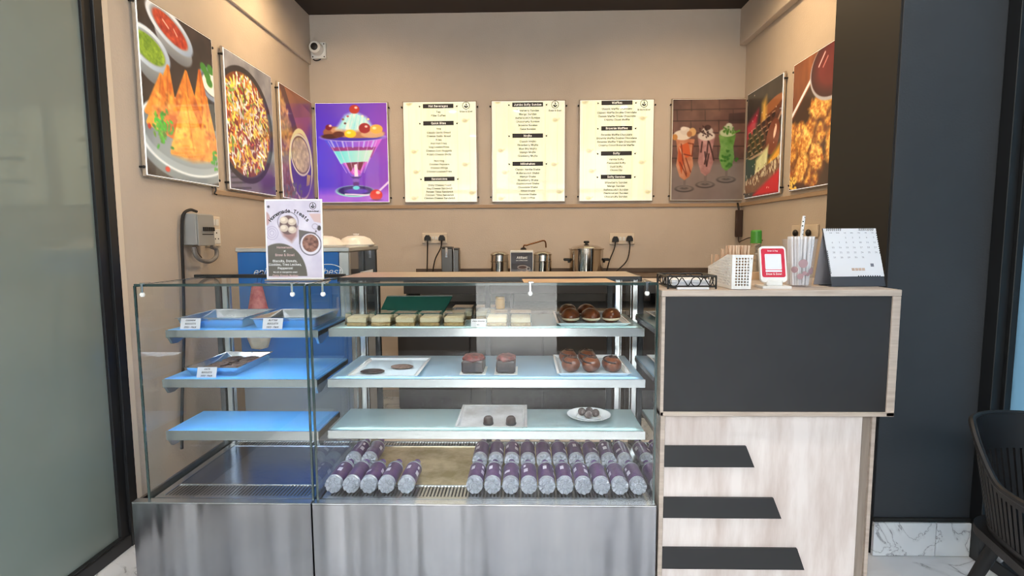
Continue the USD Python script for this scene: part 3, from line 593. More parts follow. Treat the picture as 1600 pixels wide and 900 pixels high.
def pic_waffle():
    c = canvas((50, 40, 34)); c.I = c.mixc((64, 56, 44), (30, 30, 26), c.n(.06, 2) * 1.4 - .2)
    c.poly([(0, 30), (26, 20), (20, 40), (0, 52)], (190, 30, 60), w=4); c.ell(56, 26, 26, 9, (96, 50, 26), -.2); c.ell(54, 22, 22, 5, (150, 88, 44), -.2); c.poly([(34, 16), (42, 12), (44, 34), (34, 34)], (220, 170, 70), w=4)
    c.poly([(2, 44), (30, 34), (73, 26), (66, 42), (44, 62), (4, 64)], c.mixc((66, 36, 24), (110, 64, 40), c.n(.2, 3)))
    for j in range(5):
        for i in range(6):
            x, y = 8 + i * 10 + (j % 2) * 4 - j, 40 + j * 6 - i * 1.8
            if x < 66 - j * 6: c.ell(x, y, 3.4, 2.3, (36, 18, 14)); c.line([(x - 3, y - 2.2), (x + 2.6, y - 2.6)], .8, (190, 150, 120))
    c.line([(4, 64), (44, 60), (72, 32)], 2.4, (176, 140, 112)); c.ell(58, 50, 12, 16, (120, 60, 36), .5); c.ell(62, 46, 2.4, 6, (240, 200, 170), .4)
    c.poly([(24, 66), (50, 56), (48, 76), (22, 84)], c.mixc((236, 232, 180), (200, 190, 120), c.n(.2, 4)), w=2); c.poly([(0, 62), (22, 66), (20, 86), (0, 86)], (34, 56, 46))
    c.poly([(50, 70), (73, 58), (73, 74), (48, 82)], (232, 166, 48), w=3)
    c.poly([(0, 84), (73, 68), (73, 82), (30, 96), (0, 96)], c.mixc((90, 60, 40), (150, 110, 76), c.n(.2, 6)))
    r = random.Random(3)
    for i in range(90):
        x = r.uniform(0, 73); y = 86 - x * .2 + r.gauss(0, 3.4); c.line([(x, y), (x + r.uniform(-1, 1), y + r.uniform(1, 4))], 1, (244, 232, 190) if i % 3 else (120, 70, 40))
    c.poly([(20, 98), (73, 80), (73, 100), (20, 100)], (200, 30, 34), w=2)
    for i in range(22): c.ell(r.uniform(0, 73), r.uniform(2, 98), .6, .6, (240, 220, 200))
    return c

def pic_chicken():
    c = canvas((110, 60, 30)); c.I = c.mixc((150, 84, 44), (96, 50, 24), c.n(.06, 2, sx=2, sy=.6) * 1.4 - .2)
    c.line([(0, 40), (46, 4)], 3, (236, 232, 226)); c.poly([(0, 44), (48, 6), (73, 30), (73, 100), (0, 100)], (60, 38, 22))
    r = random.Random(9)
    for i in range(46):
        x, y = r.uniform(-2, 75), r.uniform(30, 98)
        if y < 34 + (40 - x) * .5: continue
        rx, ry, ro = r.uniform(6, 11), r.uniform(6, 9), r.uniform(0, 3)
        c.ell(x + 1, y + 2, rx, ry, (84, 40, 12), ro, w=3); c.put(c.soft(c.ell_d(x, y, rx, ry, ro) + (c.n(.3, i % 7) - .5) * 5, 1.5), c.mixc((150, 72, 18), (252, 196, 88), c.n(.4, 20 + i % 9) * 2.4 - .75))
    for x, y, rx, ry, ro in ((24, 62, 10, 13, .4), (42, 42, 14, 8, .2), (40, 78, 11, 9, 1), (62, 70, 10, 14, .3), (18, 84, 9, 11, .5)):
        c.ell(x + 1.5, y + 2, rx, ry, (90, 44, 14), ro, w=3); c.put(c.soft(c.ell_d(x, y, rx, ry, ro) + (c.n(.3, 3) - .5) * 5, 1.5), c.mixc((176, 90, 24), (255, 214, 110), c.n(.42, int(x)) * 2.4 - .7))
    c.ell(58, 17, 32, 23, (176, 170, 170)); c.ell(58, 16, 30.5, 21.5, (60, 26, 24)); c.put(c.soft(c.ell_d(60, 15, 27, 18), 4), c.mixc((84, 26, 24), (120, 40, 36), c.n(.06, 3)))
    c.line([(38, 12), (46, 4)], 1.4, (240, 200, 190)); c.line([(44, 14), (50, 8)], 1, (220, 150, 140))
    for i in range(30): c.ell(r.uniform(0, 12), r.uniform(90, 100), 1.4, 1, (240, 190, 80), r.uniform(0, 3))
    return c

def pic_menu(seed):
    c = Cv(W0, H0, 96, 130, (246, 248, 222)); c.I = c.mixc((236, 240, 206), (248, 250, 230), c.n(.04, seed, sx=4, sy=.35) * 1.3 - .1)
    for k in range(6): c.put(np.exp(-((c.X - 6 - k * 12.4 + seed) / .5) ** 2) * .16, (206, 210, 150))
    r = random.Random(seed)
    for x, y in ((63, 18), (9, 50), (62, 63), (5, 0.8), (12, 71), (68, 92), (8, 98)):
        x += r.uniform(-1, 1); y += r.uniform(-1, 1)
        c.ell(x, y, 2.6, 1.7, (206, 200, 160)); c.ell(x - 1, y - 1, 1.4, 1, (222, 216, 180)); c.line([(x + 2, y), (x + 4, y - 1.5)], .7, (206, 200, 160))
    return c

# ------------------------------------------------------------------ wall boards
BW, BH = .585, .795
def logo(o, U, V, h, m, parent, name='logo'):
    """round emblem: a ring with a small bowl and bean, and the shop's name under it"""
    from shapely.geometry import Point, box as sbox
    ring = Point(0, 0).buffer(1, 24).difference(Point(0, 0).buffer(.87, 24))
    bowl = Point(0, -.05).buffer(.55, 20).intersection(sbox(-1, -1, 1, -.05)).difference(Point(.1, .12).buffer(.34, 16))
    bean = Point(.05, .18).buffer(.2, 12); dot = Point(0, .62).buffer(.12, 10)
    g = [prism(p, 'z', 0, .0006) for p in (ring, bowl, bean, dot)]
    t = cat_(g); t.apply_scale([h, h, 1]); tx = text('Brew & Bowl', h * .42, True); tx.apply_translation([0, -h * 1.55, 0])
    return obj(name, basis(o, U, V, cat_([t, tx])), m, parent)

def board(label, P, U, N, cv, glow, cat='menu board', name='menu_board', group=None, w=BW, h=BH):
    """acrylic light panel: P lower-left corner on the wall, U to the right, N out of the wall"""
    P, U, N = np.array(P, float), np.array(U, float), np.array(N, float); V = np.array([0, 0, 1.0])
    t = thing(name, label, cat, P + U * w / 2, group=group)
    o = P + N * .004
    back = bx(-.008, w + .008, -.006, h + .006, .004, .016, .002); obj('back_plate', basis(o, U, V, back), M['acryl'], t)
    obj('light_sheet', basis(o, U, V, bx(0, w, 0, h, .016, .0205, .001)), M['board_side'] if glow is GL['off'] else M['board_lit'], t)
    g, col = cv.mesh(w - .008, h - .008); g.apply_translation([.004, .004, .0212])
    obj('print', basis(o, U, V, g), glow, t, smooth=False, col=col)
    for q in ((-.013, h - .04), (w + .013, h - .04), (-.013, .035), (w + .013, .035)):
        obj('bolt', basis(o, U, V, lathe([(0, -.0034), (.005, -.0034), (.005, .015), (.007, .015), (.007, .019), (.005, .021), (0, .021)], 14, (q[0], q[1], 0))), M['blackp'], t)
    return t, o, V
M['acryl'] = mat('clear_acrylic_edge', (168, 152, 134), .12, coat_weight=1.0)
M['board_lit'] = mat('glowing_sheet_edge', (240, 240, 236), .4, emission_color=(.95, .97, 1.0), emission_strength=.4)
M['board_side'] = mat('white_light_sheet', (236, 236, 230), .4)
GL = {k: print_mat(f'print_glow_{k}', v, 1.0 if k in ('menu', 'bright') else .55) for k, v in dict(menu=BOX_GLOW, bright=BOX_GLOW * 1.05, mid=BOX_GLOW * 1.05, low=BOX_GLOW * .85, off=0.0).items()}
M['head_ink'] = mat('menu_black', (34, 30, 34), .5); M['menu_ink'] = mat('menu_text', (48, 46, 34), .6); M['head_white'] = usdkit.material(stage, LK + 'menu_white', {'p': ('principled_bsdf', {'base_color': (.9, .9, .85), 'emission_color': (.9, .9, .85), 'emission_strength': BOX_GLOW * .7})}, [], 'p.BSDF')

def left_board(label, y0, pic, g): return board(label, (XL, y0, 1.638), (0, 1, 0), (1, 0, 0), pic(), GL[g], 'picture', 'food_picture')
left_board('backlit picture of golden samosas with dips, nearest on the left wall', 2.468, pic_samosa, 'bright')
left_board('backlit picture of loaded fries in a round pan, middle of the left wall', 3.17, pic_fries, 'mid')
left_board('dim picture of a cream bowl of powder on a purple and brown ground', 3.872, pic_bowl, 'low')
def right_board(label, y1, pic, g): return board(label, (XR, y1, 1.64), (0, -1, 0), (-1, 0, 0), pic(), GL[g], 'picture', 'food_picture')
right_board('picture of a chocolate waffle stack with red napkin on the right wall', 4.378, pic_waffle, 'low')
right_board('picture of fried chicken and dark dip partly hidden behind the dark pier', 3.65, pic_chicken, 'mid')
back = lambda label, x0, cv, g, **k: board(label, (x0, YB, 1.637), (1, 0, 0), (0, -1, 0), cv, GL[g], **k)
back('backlit picture of an ice cream sundae in a glass on purple', -1.691, pic_sundae(), 'bright', cat='picture', name='food_picture')
back('unlit picture of three tall milkshakes before a brown brick wall', 1.181, pic_shakes(), 'off', cat='picture', name='food_picture')
PXM = .00517
def wide(m, k=1.06):
    m.apply_scale([k, 1, 1]); return m
def menu(label, x0, seed, heads, lines, xoff):
    t, o, V = back(label, x0, pic_menu(seed), 'menu')
    U = np.array([1.0, 0, 0]); N = np.array([0, -1.0, 0]); ztop = 1.637 + BH
    def at(px, y): return np.array([x0 + BW / 2 + px * PXM, 0, ztop - (y - 161.5) * PXM]) + [0, o[1], 0] + N * .0214
    for y, s in heads:
        b = obj('heading', basis(at(xoff, y), U, V, bx(-.123, .123, -.0165, .0165, 0, .0008, 0)), M['head_ink'], t)
        obj('lettering', basis(at(xoff, y) + N * .0009, U, V, text(s, .0165, True)), M['head_white'], b)
        for q in (-1, 1):
            obj('ornament', basis(at(xoff + q * 29, y + .6), U, V, cat_([prism([(.006 * math.cos(a), .006 * math.sin(a)) for a in np.linspace(0, 6.1, 12)], 'z', 0, .0006), bx(q * .004, q * .011, .006, .008, 0, .0006, 0)])), M['head_ink'], t)
    ms = [basis(at(xoff, y), U, V, wide(text(s, .0138, True))) for y, s in lines]
    for m_ in ms: obj('line', m_, M['menu_ink'], t, smooth=False)
    logo(at(41.5, 167.5), U, V, .030, M['head_ink'], t)
z1 = lambda ys: [150 + y / 5.143 for y in ys]
def L(ys, ss): return list(zip(z1(ys), ss))
menu('backlit menu board headed Hot Beverages, first of the three menus', -.974, 1, L((92, 226, 666), ('Hot Beverages', 'Quick Bites', 'Sandwiches')),
     L((138, 166, 268, 299, 327, 356, 385, 413, 442, 471, 522, 550, 578, 607, 716, 742, 769, 795, 820),
       ('Tea', 'Filter Coffee', 'Veg', 'Classic Garlic Bread', 'Cheese Garlic Bread', 'Fries', 'Peri Peri Fries', 'Veg Loaded Fries', 'Cheese Corn Nuggets', 'Potato Cheese Shots', 'Non Veg', 'Chicken Popcorn', 'Chicken Wings', 'Chicken Loaded Fries', 'Chilly Cheese Toast', 'Veg Cheese Sandwich', 'Paneer Tikka Sandwich', 'Chicken Tikka Sandwich', 'Chicken Cheese Sandwich')), -2)
menu('backlit menu board headed Jumbo Softy Sundae, middle of the three menus', -.26, 2, L((88, 330, 551), ('Jumbo Softy Sundae', 'Mojito', 'Milkshakes')),
     L((134, 162, 191, 220, 249, 278, 375, 403, 432, 460, 489, 596, 625, 653, 681, 709, 737, 766, 794, 822),
       ('Strawberry Sundae', 'Mango Sundae', 'Butterscotch Sundae', 'Choconutty Sundae', 'Brownie Sundae', 'Cake Sundae', 'Classic Mojito', 'Strawberry Mojito', 'Blue Sky Mojito', 'Mango Mojito', 'Cranberry Mojito', 'Classic Vanilla Shake', 'Butterscotch Shake', 'Mango Shake', 'Strawberry Shake', 'Blackcurrant Shake', 'Chocolate Shake', 'Kitkat Shake', 'Brownie Shake', 'Cold Coffee')), -1)
menu('backlit menu board headed Waffles, last of the three menus', .447, 3, L((81, 279, 475, 660), ('Waffles', 'Brownie Waffles', 'Softy', 'Softy Sundae')),
     L((128, 157, 185, 212, 329, 356, 384, 411, 522, 550, 579, 607, 705, 733, 762, 789, 817),
       ('Classic Waffle Chocolate', 'Classic Waffle Double Chocolate', 'Classic Waffle Triple Chocolate', 'Creamy Cloud Waffle', 'Brownie Waffle Chocolate', 'Brownie Waffle Double Chocolate', 'Brownie Waffle Triple Chocolate', 'Creamy Cloud Brownie Waffle', 'Vanilla Softy', 'Flavoured Softy', 'Duet Softy', 'Choco Dip', 'Strawberry Sundae', 'Mango Sundae', 'Butterscotch Sundae', 'Blackcurrant Sundae', 'Choconutty Sundae')), 0)
# ------------------------------------------------------------------ water bottles lying on the deck
M['pet'] = mat('clear_bottle_plastic', (218, 224, 238), .09, transmission_weight=.5, ior=1.36, coat_weight=1.0)
M['purple'] = mat('purple_label', (58, 22, 76), .35, rgb2=(76, 36, 96), scale=40, coat_weight=.5)
M['labelprint'] = mat('label_print', (196, 190, 206), .5)
M['cap'] = mat('violet_cap', (92, 60, 120), .4)
BR = .033
def make_bottle(label, loc):
    t = thing('water_bottle', label, 'bottle', loc, group='purple water bottles lying on the deck')
    def wob(R, H_, A):
        k = np.clip((.012 - H_) / .010, 0, 1) * np.clip((R - .006) / .02, 0, 1)
        return R * (1 - .02 * k * (np.cos(9 * A) > .2)), H_ + .0030 * k * np.cos(9 * A) + .0016 * k * np.cos(18 * A + 1)
    body = lathe([(0, .006), (.004, .0045), (.009, .006), (.013, .003), (.018, .0045), (.022, .0015), (.027, .001), (.0305, .002), (.0325, .006), (BR, .011), (BR, .018), (.0318, .020), (BR, .022), (BR, .029), (.0315, .031),
                  (.0315, .150), (BR, .153), (.032, .162), (.026, .180), (.018, .194), (.0125, .200), (.0125, .208), (0, .208)], 48, (0, 0, 0), 'y', wob)
    obj('body', body, M['pet'], t, smooth=24, local=True)
    lb = obj('label_wrap', lathe([(.0316, .0320), (.0328, .0330), (.0328, .149), (.0316, .150)], 40, (0, 0, 0), 'y'), M['purple'], t, local=True)
    patch = []
    for a0, h0, da, dh in ((1.2, .065, .5, .03), (1.45, .112, .28, .02), (4.2, .06, .7, .02), (2.6, .09, .45, .03)):
        a = np.linspace(a0, a0 + da, 7); V = []
        for h in (h0, h0 + dh): V += [(.0331 * math.cos(q), h, .0331 * math.sin(q)) for q in a]
        patch.append(trimesh.Trimesh(V, [(i, i + 7, i + 8) for i in range(6)] + [(i, i + 8, i + 1) for i in range(6)], process=False))
    obj('label_print', cat_(patch), M['labelprint'], lb, local=True)
    obj('cap', lathe([(0, .224), (.012, .224), (.0145, .222), (.0145, .2085), (.0126, .2085)], 24, (0, 0, 0), 'y'), M['cap'], t, local=True)
    return t
rows = [('left front', [-.744, -.675, -.607, -.538, -.461], 2.003), ('left rear', [-.741, -.672], 2.235),
        ('right front', [-.196 + i * .0698 for i in range(10)], 2.003), ('right rear', [-.195 + i * .0689 for i in range(10)], 2.235)]
ORD = ['first', 'second', 'third', 'fourth', 'fifth', 'sixth', 'seventh', 'eighth', 'ninth', 'tenth']
bottle0 = None
for rn, xs, y in rows:
    for i, x in enumerate(xs):
        side, dep = rn.split()
        lb = f'purple labelled water bottle, {ORD[i]} from the left in the {dep} row of the {side} group'
        a = rnd.uniform(0, 6.28) if bottle0 is not None else .4
        zr = .3638 + BR
        if bottle0 is None: bottle0 = make_bottle(lb, (x, y, zr))
        else:
            yw = rnd.uniform(-.012, .012); ca, sa = math.cos(a), math.sin(a)
            Ry = np.array([[ca, 0, sa], [0, 1, 0], [-sa, 0, ca]]); Rz = np.array([[math.cos(yw), -math.sin(yw), 0], [math.sin(yw), math.cos(yw), 0], [0, 0, 1]])
            dup(bottle0, (x, y, zr), label=lb, rot=Rz @ Ry)

# ------------------------------------------------------------------ steel pans, biscuits and price cards in the left case
def shell(x0, x1, y0, y1, z, h, flare, th=.0015, lip=.006):
    """open pan with flared walls"""
    import manifold3d as m3
    def hull(e, f, za, zb): return m3.Manifold.hull_points(np.array([(x, y, zz) for zz, k in ((za, e), (zb, f)) for x in (x0 - k, x1 + k) for y in (y0 - k, y1 + k)]))
    o = hull(0, flare, z, z + h) + hull(flare + lip, flare + lip, z + h - .0015, z + h)
    i = hull(-th, flare - th, z + th, z + h + .0005) + hull(flare - th, flare - th, z + h - .002, z + h + .01)
    m = (o - i).to_mesh(); return trimesh.Trimesh(m.vert_properties[:, :3], m.tri_verts, process=True)
M['pan'] = mat('shiny_pan_steel', (206, 208, 212), .16, 1.0, bump=.0006, bscale=20)
M['film_blue'] = mat('pale_blue_liner', (150, 200, 236), .3)
M['biscuit'] = mat('brown_biscuit', (128, 100, 84), .75, rgb2=(92, 70, 60), scale=60, bump=.001, bscale=120)
for lb, (x0, x1, y0, y1, z, h), liner in (('steel pan with blue liner behind the cashew biscuit card', (-1.365, -1.125, 2.115, 2.36, .9955, .041), True), ('steel pan behind the butter biscuit card on the top left shelf', (-1.065, -.835, 2.115, 2.36, .9955, .041), True),
                                          ('steel pan of brown oat biscuits on the middle left shelf', (-1.325, -1.145, 2.09, 2.36, .8085, .035), False)):
    t = thing('baking_pan', lb, 'pan', ((x0 + x1) / 2, (y0 + y1) / 2, z))
    obj('pan_body', shell(x0, x1, y0, y1, z, h, .012), M['pan'], t)
    if liner: obj('liner', bx(x0 + .01, x1 - .01, y0 + .03, y1 - .01, z + .004, z + .006, .0005), M['film_blue'], t)
bis = lathe([(0, 0), (.029, 0), (.032, .002), (.032, .005), (.029, .008), (0, .009)], 24)
b0 = None; k = 0
for j, yy in enumerate((2.15, 2.215, 2.28, 2.325)):
    for i in range(2):
        for l in range(2):
            p = (-1.275 + i * .078 + rnd.uniform(-.004, .004), yy + rnd.uniform(-.004, .004), .8115 + l * .0098)
            if b0 is None:
                b0 = thing('biscuit', 'round brown oat biscuit lying in the pan on the middle left shelf', 'biscuit', p, group='oat biscuits in the pan')
                obj('biscuit_body', lumpy(bis.copy(), .0012, 60), M['biscuit'], b0, local=True); obj('crumb_top', ball((0, 0, .0085), .018, 2, (1, 1, .12)), M['biscuit'], b0, local=True)
            else: dup(b0, p, rnd.uniform(0, 360))
def card(label, x, y, z, w, h, lines, lean=.25, rz=0.0, sizes=None):
    t = thing('price_card', label, 'price card', (x, y, z), rz)
    c, s = math.cos(lean), math.sin(lean); U, V = np.array([1.0, 0, 0]), np.array([0, s, c]); Nn = np.cross(U, V)
    obj('paper', basis((0, 0, 0), U, V, bx(-w / 2, w / 2, 0, h, 0, .0008, 0)), M['paper'], t, local=True)
    for i, ln in enumerate(lines):
        yy = h * (1 - (i + .62) / (len(lines) + .25)); hh = h * .15
        sl_ = text(ln, hh, True, .0004); sl_.vertices[:, 0] += sl_.vertices[:, 1] * .25; wmax = w * .82
        if sl_.extents[0] > wmax: sl_.apply_scale([wmax / sl_.extents[0], 1, 1])
        obj('handwriting', basis(np.zeros(3) + V * yy + Nn * .0009, U, V, sl_), M['ink'], t, local=True, smooth=False)
card('white handwritten price card reading cashew biscuits, top left shelf', -1.312, 2.078, .9955, .079, .043, ('CASHEW', 'BISCUITS', '280/- Pack'))
card('white handwritten price card reading butter biscuits, top left shelf', -.986, 2.078, .9955, .079, .043, ('BUTTER', 'BISCUITS', '180/- Pack'), .3)
card('white handwritten price card reading oats biscuits, middle left shelf', -1.243, 2.052, .8085, .077, .041, ('OATS', 'BISCUITS', '180/- Pack'), .3)
card('white handwritten card reading brownie on the top right shelf', -.178, 2.06, 1.0055, .058, .032, ('Choco Brownie', '90/-'), .3)

# ------------------------------------------------------------------ cakes, buns and plates in the right case
M['clear'] = pane('clear_clamshell', (.90, .92, .92), 1.6)
M['cream'] = mat('cream_layer', (232, 220, 188), .6, rgb2=(240, 232, 208), scale=40)
M['sponge'] = mat('pale_sponge', (206, 178, 126), .8, rgb2=(176, 144, 96), scale=90, bump=.001, bscale=160)
M['choc'] = mat('dark_chocolate', (58, 36, 30), .45, rgb2=(40, 26, 22), scale=40, bump=.0015, bscale=60)
M['redtop'] = mat('red_brown_topping', (120, 48, 38), .4, rgb2=(60, 26, 22), scale=50, bump=.003, bscale=60)
cb0 = None
spots = [(-.655, 2.075, 'first'), (-.56, 2.075, 'second'), (-.465, 2.075, 'third'), (-.37, 2.075, 'fourth'), (-.275, 2.075, 'fifth'), (-.108, 2.07, 'sixth'), (-.016, 2.07, 'last')]
for x, y, o_ in spots + [(-.26, 2.24, 'a'), (-.165, 2.24, 'b')]:
    lb = (f'clear lidded box of cream cake, {o_} from the left in the front row' if len(o_) > 1 else f"clear lidded cake box standing {'left' if o_ == 'a' else 'right'} in the second row behind the brownie card")
    if cb0 is None:
        cb0 = thing('cake_box', lb, 'cake box', (x, y, 1.0055), group='clear cake boxes on the top shelf')
        obj('cake', cat_([bx(-.038, .038, .002, .092, .0015, .014, .002)]), M['sponge'], cb0, local=True); obj('cream_layer', bx(-.038, .038, .002, .092, .0143, .036, .004), M['cream'], cb0, local=True)
        obj('tray_base', bx(-.043, .043, -.002, .096, 0, .0012, .0005), M['white'], cb0, local=True)
        lid = obj('lid', trimesh.Trimesh([(sx * k, y, z) for z, k, ya, yb in ((.003, .043, -.003, .097), (.053, .040, .0, .094)) for sx, y in ((-1, ya), (1, ya), (1, yb), (-1, yb))], [(0, 1, 5), (0, 5, 4), (1, 2, 6), (1, 6, 5), (2, 3, 7), (2, 7, 6), (3, 0, 4), (3, 4, 7), (4, 5, 6), (4, 6, 7)], process=False), M['clear'], cb0, local=True)
    else: dup(cb0, (x, y, 1.0055), 0, lb)
M['teal'] = mat('teal_green_board', (52, 132, 116), .4, rgb2=(44, 118, 106), scale=8)
gb = thing('chopping_board', 'teal green board leaning at the rear of the top right shelf', 'board', (-.47, 2.38, 1.0055))
bd = prism([(-.64, 0), (-.36, 0), (-.32, .092), (-.61, .092)], 'z', 0, .008); bd.vertices += [.0, 0, 0]
obj('board_body', basis((.0, 2.34, 1.006), (1, 0, 0), (0, .5, .866), bd), M['teal'], gb); obj('board_rim', basis((.0, 2.34, 1.006), (1, 0, 0), (0, .5, .866), bx(-.61, -.32, .0925, .0965, -.001, .009, .001)), M['white'], gb, label='white rim along the top')

M['bun'] = mat('golden_bun_crust', (132, 70, 32), .3, rgb2=(78, 36, 17), scale=18, bump=.0012, bscale=30, ramp=(.3, .68), coat_weight=.35)
M['porcelain'] = mat('white_porcelain', (232, 234, 236), .15, coat_weight=.6)
M['tray_paper'] = mat('pale_blue_paper', (206, 216, 224), .7)
def bun(label, x, y, z, grp, seed, swirl, proto=[None, None]):
    i = int(swirl)
    if proto[i] is None:
        t = thing('cream_bun' if not swirl else 'chocolate_bun', label, 'bun', (x, y, z), group=grp)
        b = ball((0, 0, .024), 1, 3, (.036, .058, .031)); v = b.vertices; v[:, 2] = np.maximum(v[:, 2], .001); b.vertices = v; lumpy(b, .003, 26, seed)
        b.vertices[:, 2] -= b.vertices[:, 2].min(); obj('crust', b, M['bun'], t, local=True, smooth=60)
        if not swirl:
            obj('cream', cat_([ball((0, -.012, .017), 1, 2, (.0352, .052, .010))]), M['cream'], t, local=True)
        else:
            a = np.linspace(0, 11, 60); sp = np.stack([.0034 * a * np.cos(a), .0046 * a * np.sin(a), .057 - .0000 * a - (.0034 * a / .047) ** 2 * .028], 1); obj('chocolate_swirl', tube(sp, .0034, 6), M['choc'], t, local=True)
        proto[i] = t; return t
    return dup(proto[i], (x, y, z), rnd.uniform(-14, 14), label, grp)
for z, nm, sw, yb in ((1.0055, 'upper', False, 2.085), (.8155, 'lower', True, 2.06)):
    t = thing('serving_tray', f'white porcelain tray of buns on the {nm} right shelf', 'tray', (.265, yb + .15, z))
    obj('tray_body', shell(.14, .39, yb, yb + .30, z, .014, .014, .003, .003), M['porcelain'], t)
    obj('paper_liner', bx(.146, .384, yb + .006, yb + .294, z + .0035, z + .005, .0005), M['tray_paper'], t)
    for j, dy in enumerate((.07, .205)):
        for i, dx in enumerate((.182, .262, .346)):
            if j == 1 and i == 2: continue
            if i == 2: dx = .344
            bun(f"golden {'cream filled' if not sw else 'chocolate swirl'} bun, {('front', 'rear')[j]} {('left', 'middle', 'right')[i]} of the {nm} bun tray", dx + .0, yb + dy, z + .0052, f'buns on the {nm} tray', 3 + i + j, sw)
# square plate with two flat cookies
t = thing('square_plate', 'white square plate with paper and two flat brown cookies', 'plate', (-.545, 2.17, .8155))
obj('plate_body', shell(-.665, -.425, 2.035, 2.31, .8155, .011, .012, .003, .004), M['porcelain'], t); obj('paper_liner', bx(-.66, -.43, 2.04, 2.305, .8187, .8197, .0004), M['tray_paper'], t)
for lb, x, y, rx in (('flat dark cookie at the front left of the square plate', -.60, 2.088, .048), ('flat brown cookie at the right of the square plate', -.50, 2.165, .046)):
    k = obj('cookie', lumpy(ball((x, y, .8265), 1, 3, (rx, .033, .0068)), .001, 40, 2), M['biscuit'] if 'flat brown' in lb else M['choc'], None, lb, 'cookie')
for lb, x, w in (('dark chocolate cake with red topping left of the middle shelf centre', -.205, .086), ('smaller dark chocolate cake with red topping beside the first', -.075, .075)):
    t = thing('chocolate_cake', lb, 'cake', (x, 2.14, .8155))
    obj('cake_body', lumpy(bx(x - w / 2, x + w / 2, 2.08, 2.2, .8195, .867, .006).subdivide().subdivide(), .002, 40), M['choc'], t)
    obj('topping', lumpy(ball((x, 2.14, .868), 1, 3, (w * .52, .06, .017)), .006, 50, 4), M['redtop'], t)
    obj('cake_board', bx(x - w / 2 - .008, x + w / 2 + .008, 2.072, 2.208, .8154, .8172, .0005), M['white'], t)
# marbled tray with two muffins, round plate with truffles
M['marbletray'] = mat('grey_marbled_tray', (206, 204, 204), .25, rgb2=(178, 172, 170), scale=9, stretch=(1, 1, 4), coat_weight=.5)
t = thing('long_tray', 'pale marbled rectangular tray with two dark sweets on the bottom shelf', 'tray', (-.13, 2.14, .6195))
obj('tray_body', shell(-.25, -.01, 2.025, 2.262, .6195, .012, .014, .004, .004), M['marbletray'], t)
for lb, x in (('dark domed chocolate sweet, left of the pair on the marbled tray', -.143), ('dark domed chocolate sweet, right of the pair on the marbled tray', -.055)):
    t = thing('chocolate_sweet', lb, 'sweet', (x, 2.055, .6237), group='dark sweets on the marbled tray')
    obj('sweet_body', lumpy(lathe([(0, 0), (.017, 0), (.019, .004), (.019, .018), (.017, .027), (.011, .033), (0, .035)], 28, (x, 2.055, .6237)), .0008, 70), M['choc'], t)
    obj('wrapper', lathe([(.0172, 0), (.0200, .002), (.0208, .008), (.0198, .008)], 28, (x, 2.055, .6237)), M['blackp'], t)
t = thing('round_plate', 'round white plate holding chocolate truffles on the bottom right shelf', 'plate', (.258, 2.15, .6195))
obj('plate_body', lathe([(0, .002), (.05, .002), (.055, .006), (.086, .014), (.088, .016), (.084, .016), (.054, .009), (.05, .005), (0, .005)], 48, (.258, 2.15, .6195)), M['porcelain'], t)
obj('foot_ring', lathe([(.045, 0), (.05, 0), (.05, .003), (.045, .003)], 40, (.258, 2.15, .6195)), M['porcelain'], t)
M['truffle'] = mat('cocoa_truffle', (78, 62, 58), .6, rgb2=(140, 128, 122), scale=60, ramp=(.5, .7), bump=.001, bscale=90)
for lb, x, y in (('cocoa dusted truffle at the left of the round plate', .231, 2.165), ('cocoa dusted truffle at the right of the round plate', .285, 2.15), ('cocoa dusted truffle nearest on the round plate', .253, 2.128), ('cocoa dusted truffle at the rear of the round plate', .262, 2.175)):
    obj('truffle', lumpy(ball((x, y, .6245 + .0155), .0155, 2), .0008, 80), M['truffle'], None, lb, 'truffle', 'truffles on the round plate')

# ------------------------------------------------------------------ things on top of the cases and counter
def pic_sign():
    c = Cv(70, 100, 110, 156, (222, 214, 232)); c.I = c.mixc((206, 198, 220), (238, 232, 244), c.n(.06, 2) * 1.5 - .3)
    c.ell(0, 24, 6, 9, (206, 168, 170)); c.poly([(54, 18), (70, 18), (70, 30), (60, 28)], (214, 178, 172), a=.8)
    for r_ in (2.5, 5, 7.5): c.ring(8, 42, r_, r_ * 1.1, .8, (190, 180, 208))
    c.poly([(17, 34), (40, 34), (38, 46), (32, 54), (22, 46)], (170, 130, 128), w=2); c.ring(28, 28, 12.5, 12.5, .8, (120, 110, 130)); c.ell(28, 32, 10.5, 12, (116, 92, 92))
    for x, y in ((23, 26), (33, 28), (23, 36), (33, 38)): c.ell(x, y, 5.2, 4.6, (214, 196, 180)); c.ell(x - 1, y - 1, 3, 2.4, (236, 222, 206))
    c.poly([(41, 38), (62, 42), (56, 60), (41, 56)], (108, 100, 98)); c.ell(55, 56, 13.5, 14.5, (90, 84, 98)); c.ell(55, 56, 12.4, 13.4, (232, 226, 236)); c.put(c.soft(c.ell_d(55, 55, 10, 11)), c.mixc((96, 60, 50), (170, 120, 104), c.n(.3, 3) * 2 - .5))
    c.put(np.clip(c.soft(c.ell_d(16, 97, 34, 42)) * (c.X > 2.5) * (c.Y < 96.5), 0, 1), c.mixc((96, 92, 84), (112, 106, 98), c.n(.05, 4)))
    c.ell(4.5, 9, 1.6, 1.6, (90, 84, 100)); c.ell(66, 36, 2.4, 3.2, (70, 60, 60)); c.ring(61, 34, 3.4, 3.4, .5, (150, 140, 160)); c.ell(62, 40, 1, 1, (80, 70, 80))
    c.put((np.abs(c.X - 35) > 33.4) | (np.abs(c.Y - 50) > 48.4), (246, 246, 250)); return c
sx0, sw_, sh_ = -1.024, .229, .315
t = thing('sign_stand', 'acrylic sign stand reading Homemade Treats on top of the cases', 'sign', (sx0 + sw_ / 2, 2.14, 1.1805))
